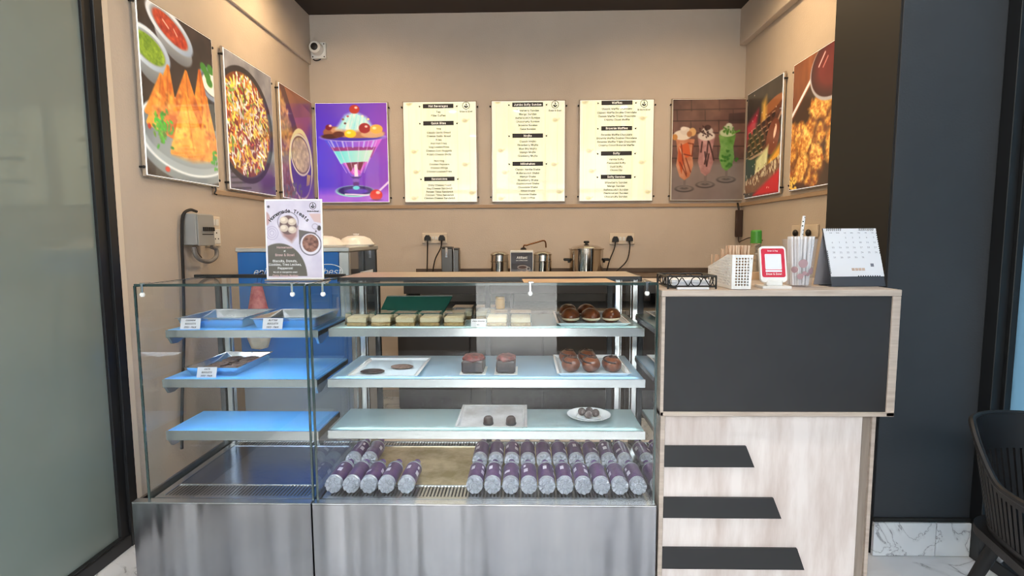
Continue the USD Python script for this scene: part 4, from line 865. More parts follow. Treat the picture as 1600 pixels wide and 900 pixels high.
U, V = np.array([1.0, 0, 0]), np.array([0, .035, .9994]); o = np.array([sx0, 2.13, 1.187])
obj('acrylic_sheet', basis(o, U, V, bx(0, sw_, 0, sh_, -.004, -.0005, .0005)), M['acryl2'] if 'acryl2' in M else M['board_side'], t)
obj('foot', bx(sx0 - .002, sx0 + sw_ + .002, 2.115, 2.2, 1.182, 1.1868, .001), M['acryl'], t)
g, col = pic_sign().mesh(sw_ - .002, sh_ - .002); g.apply_translation([.001, .001, 0]); M['signprint'] = print_mat('sign_print', 0.0, .6)
obj('print', basis(o, U, V, g), M['signprint'], t, smooth=False, col=col)
Nn = np.cross(U, V); sat = lambda u, v: o + U * u * sw_ + V * (1 - v) * sh_ + Nn * .0006
arc = []
word = 'Homemade Treats'; R_ = .095
for i, ch in enumerate(word):
    if ch == ' ': continue
    a = (i - (len(word) - 1) / 2) * .128; m_ = text(ch, .0135, True, .0004)
    ca, sa = math.cos(-a), math.sin(-a); m_.vertices = m_.vertices @ np.array([[ca, sa, 0], [-sa, ca, 0], [0, 0, 1]]); m_.apply_translation([R_ * math.sin(a), R_ * math.cos(a) - R_, 0]); arc.append(m_)
obj('lettering', basis(sat(.42, .145), U, V, cat_(arc)), M['ink'], t, smooth=False, label='curved words Homemade Treats')
M['pinktext'] = mat('pink_print', (206, 176, 172), .6)
for s_, v, h, mm in (('Homemade', .60, .0085, 'pinktext'), ('at', .645, .007, 'white'), ('Brew & Bowl', .695, .0095, 'pinktext'), ('Biscuits, Donuts,', .77, .0092, 'white'), ('Cookies, Tres Leches,', .815, .0092, 'white'), ('Pepperoni', .86, .0092, 'white'), ('No oil or margarine used', .91, .006, 'white'), ('Only Fresh Butter', .955, .0092, 'pinktext')):
    obj('lettering', basis(sat(.33, v), U, V, text(s_, h, True, .0004)), M[mm], t, smooth=False)
logo(sat(.84, .085), U, V, .0135, M['ink'], t)

M['kraft'] = mat('brown_kraft_paper', (190, 158, 126), .7, rgb2=(180, 148, 116), scale=5)
kp = trimesh.creation.box(bounds=[[0, 1.97, 1.1808], [.335, 2.165, 1.1816]]).subdivide().subdivide().subdivide(); kp.vertices[:, 2] += .003 * np.abs(np.sin(kp.vertices[:, 0] * 17)) * np.clip((kp.vertices[:, 0] - .2) * 6, 0, 1) + .001
kp.vertices[:, 0] += (kp.vertices[:, 1] - 1.93) * -.05
obj('kraft_paper', kp, M['kraft'], None, 'sheet of brown kraft paper lying on the right glass top', 'paper')

# wire basket with scrollwork, napkins inside
ZC0 = 1.1582
wb = thing('wire_basket', 'black wrought wire basket with scroll sides on the counter', 'basket', (.603, 2.05, ZC0))
bx0, bx1, by0, by1, bz0, bz1 = .518, .690, 1.972, 2.13, ZC0 + .008, ZC0 + .047
rr = .0022
def rect(z, r_): return tube([(bx0, by0, z), (bx1, by0, z), (bx1, by1, z), (bx0, by1, z)], r_, 6, True)
def bar(p, q, r_=.0022): return tube([p, q], r_, 6)
obj('rim', cat_([bar((bx0, by0, bz1), (bx1, by0, bz1), .003), bar((bx1, by0, bz1), (bx1, by1, bz1), .003), bar((bx1, by1, bz1), (bx0, by1, bz1), .003), bar((bx0, by1, bz1), (bx0, by0, bz1), .003)]), M['black'], wb)
obj('lower_frame', cat_([bar((bx0, by0, bz0), (bx1, by0, bz0)), bar((bx1, by0, bz0), (bx1, by1, bz0)), bar((bx1, by1, bz0), (bx0, by1, bz0)), bar((bx0, by1, bz0), (bx0, by0, bz0))] + [bar((bx0, by0 + k, bz0), (bx1, by0 + k, bz0)) for k in (.04, .08, .12)]), M['black'], wb)
for x in (bx0, bx1):
    for y in (by0, by1): obj('leg', cat_([bar((x, y, ZC0 + .002), (x, y, bz1), .0032), ball((x, y, ZC0 + .004), .004, 1)]), M['black'], wb)
def scrolls(o, U, n):
    """rings and S curves filling a side of the basket"""
    ms = []; H2 = (bz1 - bz0) / 2
    for k in range(n):
        cx = (k + .5) * (bx1 - bx0) / 4.4
        if k % 2 == 0 or n < 4: a = np.linspace(0, 2 * PI, 18, endpoint=False); p = np.stack([cx + H2 * .86 * np.cos(a), H2 + H2 * .86 * np.sin(a)], 1); ms.append(tube(np.array([np.array(o) + np.array(U) * q[0] + np.array([0, 0, q[1]]) for q in p]), .0019, 6, True))
        else: p = np.array([(cx - .024, H2 * .7), (cx - .012, H2 * 1.7), (cx, H2), (cx + .012, H2 * .25), (cx + .024, H2 * 1.3)]); p3 = np.array([np.array(o) + np.array(U) * q[0] + np.array([0, 0, q[1]]) for q in p]); ms.append(tube(curve(p3, 24), .0019, 6))
    return cat_(ms)
obj('scroll', scrolls((bx0 + .002, by0, bz0), (1, 0, 0), 4), M['black'], wb); obj('scroll', scrolls((bx0 + .002, by1, bz0), (1, 0, 0), 4), M['black'], wb)
obj('scroll', scrolls((bx0, by0 - .002, bz0), (0, 1, 0), 4), M['black'], wb); obj('scroll', scrolls((bx1, by0 - .002, bz0), (0, 1, 0), 4), M['black'], wb)
nk = thing('napkin_stack', 'stack of white paper napkins inside the black wire basket', 'napkins', (.6, 2.05, ZC0))
for i in range(7):
    d = rnd.uniform(-.003, .003); obj('napkin', bx(.536 + d, .672 + d, 1.99 + d, 2.112 + d, ZC0 + .0108 + i * .0032, ZC0 + .0136 + i * .0032, .001), M['paper'], nk)
obj('receipt_card', bx(.548, .662, 1.96, 1.9695, ZC0, ZC0 + .0075, .0005), M['paper'], None, 'strip of white card lying on the counter before the wire basket', 'card')
# perforated caddy with stirrers
from shapely.geometry import Polygon, box as sbox
def perforated(poly, axis, a, b, pitch_, hole, margin):
    P = Polygon(poly); x0, y0, x1, y1 = P.bounds; holes = []
    inn = P.buffer(-margin)
    for i in range(int((x1 - x0) / pitch_)):
        for j in range(int((y1 - y0) / pitch_)):
            c = sbox(x0 + pitch_ * (i + .5) - hole / 2, y0 + pitch_ * (j + .5) - hole / 2, x0 + pitch_ * (i + .5) + hole / 2, y0 + pitch_ * (j + .5) + hole / 2)
            if inn.contains(c): holes.append(list(c.exterior.coords)[:-1])
    return prism(Polygon(poly, holes), axis, a, b)
cad = thing('stirrer_caddy', 'white perforated caddy with a sloping top full of wooden stirrers', 'caddy', (.778, 2.02, ZC0))
hx0, hx1, hy0, hy1 = .738, .812, 1.952, 2.205
obj('front_wall', perforated([(hx0, ZC0 + .001), (hx1 - .006, ZC0 + .001), (hx1, ZC0 + .124), (hx0, ZC0 + .124)], 'y', hy0, hy0 + .0025, .0104, .0064, .0022), M['white'], cad)
sidep = [(hy0 + .0028, ZC0 + .001), (hy1, ZC0 + .001), (hy1, ZC0 + .07), (hy0 + .05, ZC0 + .124), (hy0 + .0028, ZC0 + .124)]
obj('side_wall', perforated(sidep, 'x', hx0, hx0 + .0025, .0104, .0064, .0022), M['white'], cad); obj('side_wall', perforated(sidep, 'x', hx1 - .008, hx1 - .0055, .0104, .0064, .0022), M['white'], cad)
obj('rear_wall', perforated([(hx0 + .003, ZC0 + .001), (hx1 - .009, ZC0 + .001), (hx1 - .009, ZC0 + .07), (hx0 + .003, ZC0 + .07)], 'y', hy1 - .0025, hy1, .0104, .0064, .0022), M['white'], cad)
obj('floor_plate', bx(hx0 + .003, hx1 - .009, hy0 + .003, hy1 - .003, ZC0 + .001, ZC0 + .004, .0005), M['white'], cad)
for yy, hh in ((2.03, .118), (2.12, .09)): obj('divider', bx(hx0 + .003, hx1 - .009, yy, yy + .0015, ZC0 + .004, ZC0 + hh - .02, .0003), M['white'], cad)
M['stick'] = mat('birch_stirrer', (214, 184, 154), .6, rgb2=(188, 152, 124), scale=30, stretch=(1, 1, .1))
st0 = None
for y0, y1, n, top in ((1.966, 2.026, 48, .158), (2.034, 2.114, 28, .142), (2.124, 2.198, 16, .118)):
    for i in range(n):
        L_ = top - .006
        p = (rnd.uniform(hx0 + .008, hx1 - .016), rnd.uniform(y0 + .004, y1 - .006), ZC0 + .0045)
        ax, ay = (p[0] - .77) * 1.5 + rnd.uniform(-.03, .05), rnd.uniform(-.02, .02)
        z_ = np.array([ax, ay, 1.0]); z_ /= np.linalg.norm(z_); x_ = np.cross([0, 1, 0], z_); x_ /= np.linalg.norm(x_); R3 = np.stack([x_, np.cross(z_, x_), z_], 1)
        if st0 is None:
            st0 = thing('wooden_stirrer', 'thin pale wooden stirrer standing in the white perforated caddy', 'stirrer', p, group='wooden stirrers in the caddy')
            obj('stick', prism([(-.0028, 0), (.0028, 0), (.0028, .15), (.0015, .1525), (-.0015, .1525), (-.0028, .15)], 'y', -.0006, .0006), M['stick'], st0, local=True)
        else: dup(st0, p, rot=R3 @ np.diag([1, 1, 1.0 if L_ > .14 else L_ / .15]))
# jar with green cap behind
M['amber'] = mat('clear_jar_glass', (222, 206, 180), .08, transmission_weight=.8, ior=1.4)
M['greencap'] = mat('green_cap', (70, 138, 44), .4); M['beige'] = mat('wooden_base', (190, 154, 116), .5)
jr = thing('squeeze_bottle', 'clear bottle with a tall green cap behind the stirrer caddy', 'bottle', (1.015, 2.42, ZC0))
obj('cap', lathe([(0, .216), (.018, .216), (.0225, .211), (.0235, .158), (0, .158)], 28, (1.015, 2.42, ZC0)), M['greencap'], jr)
obj('body', lathe([(0, .035), (.036, .035), (.036, .10), (.03, .13), (.022, .145), (.022, .1575), (0, .1575)], 32, (1.015, 2.42, ZC0)), M['amber'], jr)
obj('base', lathe([(0, .0), (.038, .0), (.038, .03), (.036, .0345), (0, .0345)], 32, (1.015, 2.42, ZC0)), M['beige'], jr)
# payment code stand
M['red'] = mat('red_face', (206, 36, 64), .3, coat_weight=.5)
qs = thing('payment_stand', 'white tilted payment stand with a red face on the counter', 'payment stand', (.915, 2.02, ZC0), -4)
U, V = np.array([1.0, 0, 0]), np.array([0.0, .26, .9656]); o = np.array([0, -.012, .022])
from shapely.geometry import box as sb
def rrect(w, h, r): return sb(-w / 2 + r, r, w / 2 - r, h - r).buffer(r, 8)
obj('body', basis(o, U, V, prism(rrect(.094, .135, .014), 'z', -.014, 0)), M['white'], qs, local=True); obj('face', basis(o, U, V, prism(rrect(.082, .108, .007).buffer(0), 'z', .0002, .0012).apply_translation([0, .018, 0])), M['red'], qs, local=True)
obj('neck', cat_([bx(-.028, .028, -.02, .02, .008, .03, .004)]), M['white'], qs, local=True); obj('foot', prism(sb(-.048, -.04, .048, .04).buffer(.003), 'z', 0, .009), M['white'], qs, local=True)
obj('code_window', basis(o + V * .047 + np.cross(U, V) * .0013, U, V, prism(rrect(.058, .058, .003), 'z', 0, .0006)), M['paper'], qs, local=True, label='plain white panel')
obj('caption_bar', basis(o + V * .037 + np.cross(U, V) * .0013, U, V, prism(rrect(.058, .008, .001), 'z', 0, .0006)), M['paper'], qs, local=True)
for s_, h_, v in (('Scan & Pay', .0052, .117), ('Brew & Bowl', .0068, .030)):
    obj('lettering', basis(o + V * v + np.cross(U, V) * .0013, U, V, text(s_, h_, True, .0004)), M['white'], qs, local=True, smooth=False)
# cup of straws
M['cupwall'] = usdkit.material(stage, LK + 'frosted_cup', {'t': ('transparent_bsdf', {'color': (.93, .93, .95)}), 'p': ('principled_bsdf', {'base_color': (.8, .8, .83), 'roughness': .15}), 'x': ('mix_closure', {'fac': .16})}, [('t.BSDF', 'x.closure1'), ('p.BSDF', 'x.closure2')], 'x.closure')
M['pinkdot'] = mat('dusty_rose_print', (168, 138, 144), .5); M['straw'] = mat('white_paper_straw', (232, 232, 234), .45)
cx_, cy_ = 1.036, 2.08
cup = thing('plastic_cup', 'clear plastic cup with rose dot print holding paper straws', 'cup', (cx_, cy_, ZC0))
obj('cup_wall', lathe([(0, .001), (.043, .001), (.0445, .004), (.059, .172), (.0615, .174), (.0615, .178), (.058, .178)], 48, (cx_, cy_, ZC0)), M['cupwall'], cup)
for a, h, r_ in ((-1.75, .088, .016), (-1.05, .06, .013), (-1.62, .052, .008), (-2.3, .065, .012), (-1.35, .048, .007), (-1.9, .04, .011)):
    R_ = .0448 + (h - .004) / .168 * .0142; aa = np.linspace(0, 2 * PI, 18, endpoint=False)
    V_ = [(cx_ + R_ * math.cos(a), cy_ + R_ * math.sin(a), ZC0 + h)] + [(cx_ + (R_ + .0006 + r_ * math.sin(q) * .085) * math.cos(a + r_ * math.cos(q) / R_), cy_ + (R_ + .0006 + r_ * math.sin(q) * .085) * math.sin(a + r_ * math.cos(q) / R_), ZC0 + h + r_ * math.sin(q)) for q in aa]
    V_[0] = (cx_ + (R_ + .0006) * math.cos(a), cy_ + (R_ + .0006) * math.sin(a), ZC0 + h)
    obj('rose_dot', trimesh.Trimesh(V_, [(0, 1 + i, 1 + (i + 1) % 18) for i in range(18)], process=False), M['pinkdot'], cup)
s0 = None
for i in range(26):
    a = i * 2.4; r0, r1 = .006 + .031 * math.sqrt(i / 26), .012 + .035 * math.sqrt((i + .5) / 26)
    p0 = np.array([cx_ + r0 * math.cos(a + .3) * .95, cy_ + r0 * math.sin(a + .3) * .95, ZC0 + .006]); d = np.array([r1 * math.cos(a) - r0 * math.cos(a + .3) + .006, r1 * math.sin(a) - r0 * math.sin(a + .3), .172]); d /= np.linalg.norm(d)
    x_ = np.cross([0, 1, 0], d); x_ /= np.linalg.norm(x_); R3 = np.stack([x_, np.cross(d, x_), d], 1)
    if s0 is None:
        s0 = thing('paper_straw', 'white paper straw standing in the clear plastic cup', 'straw', p0, group='white straws in the cup')
        obj('tube', lathe([(.0045, 0), (.0052, 0), (.0052, .182), (.0045, .182), (.0045, 0)], 12), M['straw'], s0, local=True)
    else: dup(s0, p0, rot=R3)
ps = thing('paper_straw', 'tall straw with dark green spots rising above the others', 'straw', (1.03, 2.07, ZC0 + .006))
p0, p1 = np.array([1.022, 2.072, ZC0 + .009]), np.array([1.046, 2.078, 1.422]); dd = (p1 - p0)
obj('tube', tube([p0, p1], .0055, 12), M['straw'], ps)
M['spot'] = mat('dark_green_spot', (50, 66, 58), .5)
for k in np.linspace(.3, .98, 12): obj('spot', ball(p0 + dd * k + np.array([.0012 if int(k * 40) % 2 else -.0022, -.0038, 0]), .0024, 1, (1, 1, 1.3)), M['spot'], ps)
# desk calendar
cal = thing('desk_calendar', 'white spiral desk calendar on a dark stand at the counter end', 'calendar', (1.243, 2.10, ZC0), 3.0)
M['cal_board'] = mat('dark_calendar_board', (62, 66, 74), .6); M['cal_side'] = mat('grey_calendar_inside', (150, 150, 158), .6); M['calink'] = mat('grey_print', (112, 114, 126), .7)
cw, chh, tl = .205, .222, .21
Uc, Vc = np.array([1.0, 0, 0]), np.array([-.09, math.sin(tl), math.cos(tl)]); Vc /= np.linalg.norm(Vc); Nc = np.cross(Uc, Vc); oc = np.array([0.004, -.045, .001])
obj('front_board', basis(oc, Uc, Vc, bx(-cw / 2, cw / 2, 0, chh, -.003, 0, .0005)), M['cal_board'], cal, local=True)
topc = oc + Vc * chh; Vb = np.array([-.01, .032 - topc[1], .002 - topc[2]]); Lb = np.linalg.norm(Vb); Vb /= Lb
obj('rear_board', basis(topc, Uc, Vb, bx(-cw / 2 + .006, cw / 2 - .006, 0, Lb, .0005, .0035, .0005)), M['cal_side'], cal, local=True)
obj('page', basis(oc + Vc * .037, Uc, Vc, cat_([bx(-cw / 2 + .002, cw / 2 + .0, 0, chh - .038, .0004, .0022, .0004)])), M['paper'], cal, local=True)
obj('base_board', bx(-cw / 2, cw / 2, -.044, .034, 0, .0022, .0005), M['cal_board'], cal, local=True)
ring = []
for side in (-1, 1):
    for k in range(8):
        u = side * (cw / 2 - .014) - side * k * .0075; a = np.linspace(0, 2 * PI, 10, endpoint=False); c0 = topc + Uc * u - Vc * .004
        obj('spiral_ring', tube(np.array([c0 + Nc * (.006 * math.cos(q)) + Vc * (.006 * math.sin(q)) for q in a]), .0009, 5, True), M['blackp'], cal, local=True)
pg = lambda u, v: oc + Vc * (chh - v) + Uc * u + Nc * .0024
for c_, s_ in enumerate(('SUN', 'MON', 'TUE', 'WED', 'THU', 'FRI', 'SAT')): obj('day_name', basis(pg(-.075 + c_ * .027, .018), Uc, Vc, text(s_, .0036, False, .0003)), M['calink'], cal, local=True, smooth=False)
for d_ in range(1, 32):
    r_, c_ = divmod(d_ + 1, 7); obj('day_number', basis(pg(-.075 + c_ * .027, .036 + r_ * .019), Uc, Vc, text(str(d_), .0058, False, .0003)), M['calink'], cal, local=True, smooth=False)
M['goldbox'] = mat('tan_print', (190, 166, 150), .6)
for k in range(4): obj('printed_box', basis(pg(-.012 + k * .013, .158), Uc, Vc, bx(-.0055, .0055, -.005, .005, 0, .0003, 0)), M['goldbox'], cal, local=True)
obj('printed_badge', basis(pg(.063, .142), Uc, Vc, bx(-.006, .006, -.006, .006, 0, .0003, 0)), M['calink'], cal, local=True)
for k in range(10):
    obj('tooth', basis(oc + Vc * .036 + Uc * (cw / 2 - .018 - k * .009) + Nc * .0024, Uc, Vc, prism([(-.003, 0), (.003, 0), (.001, .006)], 'z', 0, .0006)), M['blackp'], cal, local=True)
for k in range(12): obj('tooth', basis(oc + Vc * (.05 + k * .0075) - Uc * (cw / 2 - .002) + Nc * .0023, Uc, Vc, prism([(0, -.002), (.004, .001), (0, .004)], 'z', 0, .0006)), M['blackp'], cal, local=True)
for k in range(10): obj('tooth', basis(oc + Vc * (.125 + k * .0085) + Uc * (cw / 2 - .0002) + Nc * .0023, Uc, Vc, prism([(0, -.002), (-.004, .001), (0, .004)], 'z', 0, .0006)), M['blackp'], cal, local=True)
# ------------------------------------------------------------------ left wall: breaker box, plate, cables
bxw = thing('breaker_box', 'grey breaker box with a row of dark switches on the left wall', 'breaker box', (XL + .03, 2.81, 1.39))
obj('body', bx(XL + .001, XL + .075, 2.73, 2.885, 1.316, 1.476, .004), M['greyplastic'], bxw)
obj('cover', bx(XL + .0755, XL + .082, 2.735, 2.88, 1.312, 1.472, .003), M['greyplastic'], bxw)
for k in range(6): obj('switch', bx(XL + .0825, XL + .09, 2.775 + k * .017, 2.788 + k * .017, 1.388, 1.408, .001), M['blackp'], bxw)
obj('slot', bx(XL + .0822, XL + .0835, 2.77, 2.868, 1.368, 1.373, .0003), M['ink'], bxw)
sp = thing('switch_plate', 'ivory switch and socket plate beside the breaker box', 'switch plate', (XL, 2.99, 1.39))
obj('plate', bx(XL + .0005, XL + .014, 2.925, 3.062, 1.305, 1.47, .003), M['offwhite'], sp)
for k in range(3): obj('rocker', bx(XL + .0142, XL + .018, 2.94 + k * .036, 2.968 + k * .036, 1.42, 1.455, .001), M['white'], sp)
obj('socket', bx(XL + .0142, XL + .017, 2.975, 3.05, 1.32, 1.40, .002), M['white'], sp)
for dy, dz in ((0, .055), (-.015, .022), (.015, .022)): obj('pin_hole', lathe([(0, 0), (.004, 0), (.004, .001), (0, .001)], 12, (XL + .0172, 3.013 + dy, 1.325 + dz), 'x'), M['ink'], sp)
cd = obj('conduit', tube(curve([(XL + .05, 2.74, 1.306), (XL + .055, 2.75, 1.262), (XL + .06, 2.79, 1.235), (XL + .06, 2.86, 1.228), (XL + .06, 2.92, 1.25), (XL + .055, 2.935, 1.29), (XL + .05, 2.90, 1.304)], 40), .011, 10), M['conduit'], None, 'grey flexible conduit looping under the breaker box', 'conduit')
obj('cable', tube(curve([(XL + .04, 2.80, 1.488), (XL + .035, 2.75, 1.494), (XL + .022, 2.712, 1.46), (XL + .018, 2.698, 1.33), (XL + .016, 2.695, 1.16), (XL + .016, 2.67, .85), (XL + .016, 2.62, .5), (XL + .016, 2.60, .3)], 60), .0075, 8), M['cable'], None, 'black cable running down the left wall from the breaker box', 'cable')
for lb, pts in (('thin brown wire under the breaker box, shorter one', [(XL + .055, 2.755, 1.306), (XL + .06, 2.76, 1.275), (XL + .065, 2.78, 1.25)]), ('thin brown wire under the breaker box, longer one', [(XL + .045, 2.77, 1.306), (XL + .05, 2.765, 1.27), (XL + .055, 2.775, 1.245), (XL + .06, 2.79, 1.236)])):
    obj('wire', tube(curve(pts, 12), .003, 6), M['brown'], None, lb, 'wire')
# security camera high in the corner
sc = thing('security_camera', 'white security camera high in the left rear corner', 'camera', (-1.64, 4.49, 2.845))
obj('mount_plate', prism(sbox(-1.70, 2.785, -1.59, 2.90).buffer(.004), 'y', 4.475, 4.499), M['white'], sc)
obj('body', lathe([(0, -.07), (.03, -.07), (.045, -.062), (.05, -.04), (.05, .0), (0, .0)], 36, (-1.652, 4.474, 2.85), 'y'), M['white'], sc)
obj('lens', lathe([(0, -.078), (.020, -.077), (.028, -.072), (.028, -.069), (0, -.069)], 28, (-1.652, 4.474, 2.85), 'y'), M['blackp'], sc)
for x, z in ((-1.692, 2.793), (-1.60, 2.793), (-1.60, 2.892)): obj('screw', lathe([(0, -.002), (.005, -.002), (.005, 0), (0, 0)], 12, (x, 4.4745, z), 'y'), M['ink'], sc)
obj('lead', tube(curve([(-1.695, 4.49, 2.78), (-1.68, 4.485, 2.768), (-1.655, 4.48, 2.766), (-1.632, 4.485, 2.778)], 16), .004, 6), M['cable'], sc)
# sockets with plugs on the back wall
def socket(label, x0, x1, z0, z1, plugs):
    t = thing('wall_socket', label, 'socket', ((x0 + x1) / 2, YB, z0))
    obj('plate', bx(x0, x1, YB - .012, YB - .0005, z0, z1, .003), M['offwhite'], t)
    obj('rocker', bx((x0 + x1) / 2 - .025, (x0 + x1) / 2 - .004, YB - .016, YB - .0122, z0 + .03, z1 - .03, .001), M['white'], t); obj('rocker', bx((x0 + x1) / 2 + .004, (x0 + x1) / 2 + .025, YB - .016, YB - .0122, z0 + .03, z1 - .03, .001), M['white'], t)
    for lb, px, pz, path in plugs:
        p = thing('power_plug', lb, 'plug', (px, YB - .02, pz))
        m = prism([(-.026, -.02), (.026, -.02), (.024, .004), (.012, .024), (-.012, .024), (-.024, .004)], 'y', -.045, -.0125); m.apply_translation([px, YB, pz]); obj('plug_body', m, M['blackp'], p)
        obj('cord', tube(curve([(px, YB - .03, pz - .018)] + path, 30), .005, 8), M['cable'], p)
socket('ivory wall socket with two black plugs on the left of the back wall', -.845, -.64, 1.30, 1.385, (('black plug with straight cord, left of the left socket', -.797, 1.343, [(-.80, YB - .035, 1.22), (-.805, YB - .04, 1.06)]), ('black plug with slanting cord, right of the left socket', -.68, 1.343, [(-.69, YB - .035, 1.26), (-.735, YB - .04, 1.17), (-.76, YB - .04, 1.06)])))
socket('ivory wall socket with two black plugs on the right of the back wall', .695, .90, 1.285, 1.375, (('black plug with short slanting cord, left of the right socket', .74, 1.325, [(.73, YB - .04, 1.25), (.69, YB - .05, 1.15), (.67, YB - .05, 1.07)]), ('black plug with curving cord, right of the right socket', .855, 1.33, [(.855, YB - .04, 1.25), (.83, YB - .05, 1.15), (.76, YB - .06, 1.08), (.73, YB - .08, 1.062)])))
# power strip hanging in the right rear corner
st = thing('power_strip', 'dark brown power strip hanging in the right rear corner', 'power strip', (1.728, 4.45, 1.46))
M['darkbrown'] = mat('dark_brown_plastic', (64, 48, 44), .5)
obj('case', bx(1.702, 1.752, 4.44, 4.475, 1.34, 1.555, .004), M['darkbrown'], st); obj('hook', tube(curve([(1.725, 4.46, 1.556), (1.722, 4.47, 1.59), (1.725, 4.49, 1.61)], 10), .008, 8), M['cable'], st)
obj('lead', tube(curve([(1.728, 4.46, 1.34), (1.732, 4.455, 1.30), (1.735, 4.40, 1.31), (1.74, 4.25, 1.335), (1.745, 4.05, 1.315)], 24), .004, 6), M['darkbrown'], st)
rs = thing('wall_socket', 'ivory wall socket on the right wall behind the straws', 'socket', (XR, 3.45, 1.37))
obj('plate', bx(XR - .012, XR - .0005, 3.30, 3.62, 1.34, 1.415, .003), M['offwhite'], rs)
for y in (3.38, 3.54): obj('plug', ball((XR - .026, y, 1.365), 1, 2, (.014, .022, .022)), M['blackp'], rs)

# ------------------------------------------------------------------ pots and canisters on the raised shelf
M['potsteel'] = mat('polished_steel', (208, 200, 190), .1, 1.0, bump=.0005, bscale=6)
ZS = 1.0555
px_, py_ = .482, 4.27
pt = thing('stock_pot', 'polished steel lidded stock pot with black handles on the raised shelf', 'pot', (px_, py_, ZS))
obj('pot_body', lathe([(0, 0), (.125, 0), (.131, .006), (.131, .19), (.137, .193), (.137, .197), (.128, .197)], 56, (px_, py_, ZS)), M['potsteel'], pt)
ld = obj('lid', lathe([(.138, .1975), (.138, .202), (.128, .204), (.12, .206), (.112, .213), (.085, .224), (.04, .232), (0, .234)], 56, (px_, py_, ZS)), M['potsteel'], pt)
obj('lid_knob', lathe([(0, .2345), (.012, .2345), (.012, .24), (.022, .244), (.022, .256), (.016, .26), (0, .26)], 24, (px_, py_, ZS)), M['blackp'], ld)
for s in (-1, 1): obj('handle', cat_([bx(px_ + s * .128, px_ + s * .178, py_ - .035, py_ + .035, ZS + .105, ZS + .125, .006), bx(px_ + s * .128, px_ + s * .145, py_ - .02, py_ + .02, ZS + .09, ZS + .1055, .003)]), M['blackp'], pt)
def canister(label, x, y):
    t = thing('canister', label, 'canister', (x, y, ZS))
    obj('canister_body', lathe([(0, 0), (.066, 0), (.069, .003), (.069, .098), (.073, .1), (.073, .104), (.069, .106), (.067, .15), (.072, .152)], 44, (x, y, ZS)), M['potsteel'], t)
    obj('lid', lathe([(.073, .1525), (.073, .158), (.06, .172), (.035, .18), (0, .182)], 44, (x, y, ZS)), M['potsteel'], t)
canister('round steel canister left of the coffee box on the raised shelf', -.198, 4.28); canister('round steel canister right of the coffee box on the raised shelf', .142, 4.28)
cf = thing('coffee_box', 'black coffee box with a steaming cup print between two canisters', 'box', (-.02, 4.22, ZS))
obj('box_body', bx(-.112, .066, 4.19, 4.32, ZS, ZS + .19, .002), M['white'], cf)
def pic_box():
    c = Cv(50, 50, 70, 70, (52, 46, 52)); c.I = c.mixc((40, 36, 42), (66, 58, 62), c.n(.08, 2)); c.ell(27, 38, 13, 8, (84, 74, 72)); c.ell(27, 33, 12, 4.4, (206, 200, 196)); c.ell(27, 33.4, 10, 3.4, (70, 44, 34)); c.ring(40, 37, 4, 4, 1.4, (170, 164, 162))
    for i in range(26): c.ell(rnd.uniform(4, 46), rnd.uniform(42, 50), 3, 2, (146, 116, 92) if i % 2 else (104, 78, 62), rnd.uniform(0, 3))
    return c
g, col = pic_box().mesh(.166, .17); obj('front_print', basis((-.106, 4.1885, ZS + .004), (1, 0, 0), (0, 0, 1), g), M['signprint'], cf, smooth=False, col=col)
for s_, h_, z_ in (('Attitani', .018, .135), ('pure coffee powder', .007, .113)): obj('lettering', basis((-.022, 4.188, ZS + z_), (1, 0, 0), (0, 0, 1), text(s_, h_, True)), M['white'], cf, smooth=False)
M['bronze'] = mat('bronze_metal', (120, 84, 58), .35, 1.0)
fa = thing('filter_tap', 'bronze swan neck tap rising behind the coffee box', 'tap', (.0, 4.4, ZS))
obj('stem', tube(curve([(-.01, 4.4, ZS), (-.01, 4.4, 1.26), (.02, 4.4, 1.282), (.1, 4.4, 1.305), (.15, 4.4, 1.318), (.168, 4.4, 1.305), (.172, 4.4, 1.262)], 40), .006, 8), M['bronze'], fa); obj('tap_base', lathe([(0, 0), (.025, 0), (.022, .012), (.01, .02), (0, .02)], 20, (-.01, 4.4, 1.245)), M['blackp'], fa)
for lb, x0, x1, z1 in (('dark steel flask with a bright catch, left of two by the left socket', -.655, -.565, 1.275), ('narrow dark steel tin, right of two by the left socket', -.56, -.515, 1.265)):
    t = thing('steel_tin', lb, 'tin', ((x0 + x1) / 2, 4.3, ZS))
    obj('tin_body', bx(x0, x1, 4.26, 4.36, ZS, z1 - .012, .006), M['gunmetal'] if 'gunmetal' in M else M.setdefault('gunmetal', mat('gunmetal', (110, 108, 106), .3, .9)), t)
    obj('lid', bx(x0 + .002, x1 - .002, 4.262, 4.358, z1 - .0118, z1, .004), M['gunmetal'], t)
    obj('catch', bx(x0 + (x1 - x0) * .36, x0 + (x1 - x0) * .58, 4.252, 4.2598, z1 - .085, z1 - .004, .002) if z1 > 1.27 else bx(x0 + .001, x0 + .006, 4.254, 4.2598, ZS + .004, z1 - .004, .001), M['chrome'], t)
t = thing('jar', 'yellow lidded jar on the worktop seen through the right case', 'jar', (-.185, 4.05, .815))
obj('jar_body', lathe([(0, 0), (.034, 0), (.036, .004), (.036, .07), (.032, .074), (0, .074)], 28, (-.185, 4.05, .8155)), M['yellow'] if 'yellow' in M else M.setdefault('yellow', mat('mustard_yellow', (196, 160, 70), .4)), t); obj('jar_lid', lathe([(0, .0745), (.034, .0745), (.034, .088), (0, .09)], 28, (-.185, 4.05, .8155)), M['yellow'], t)

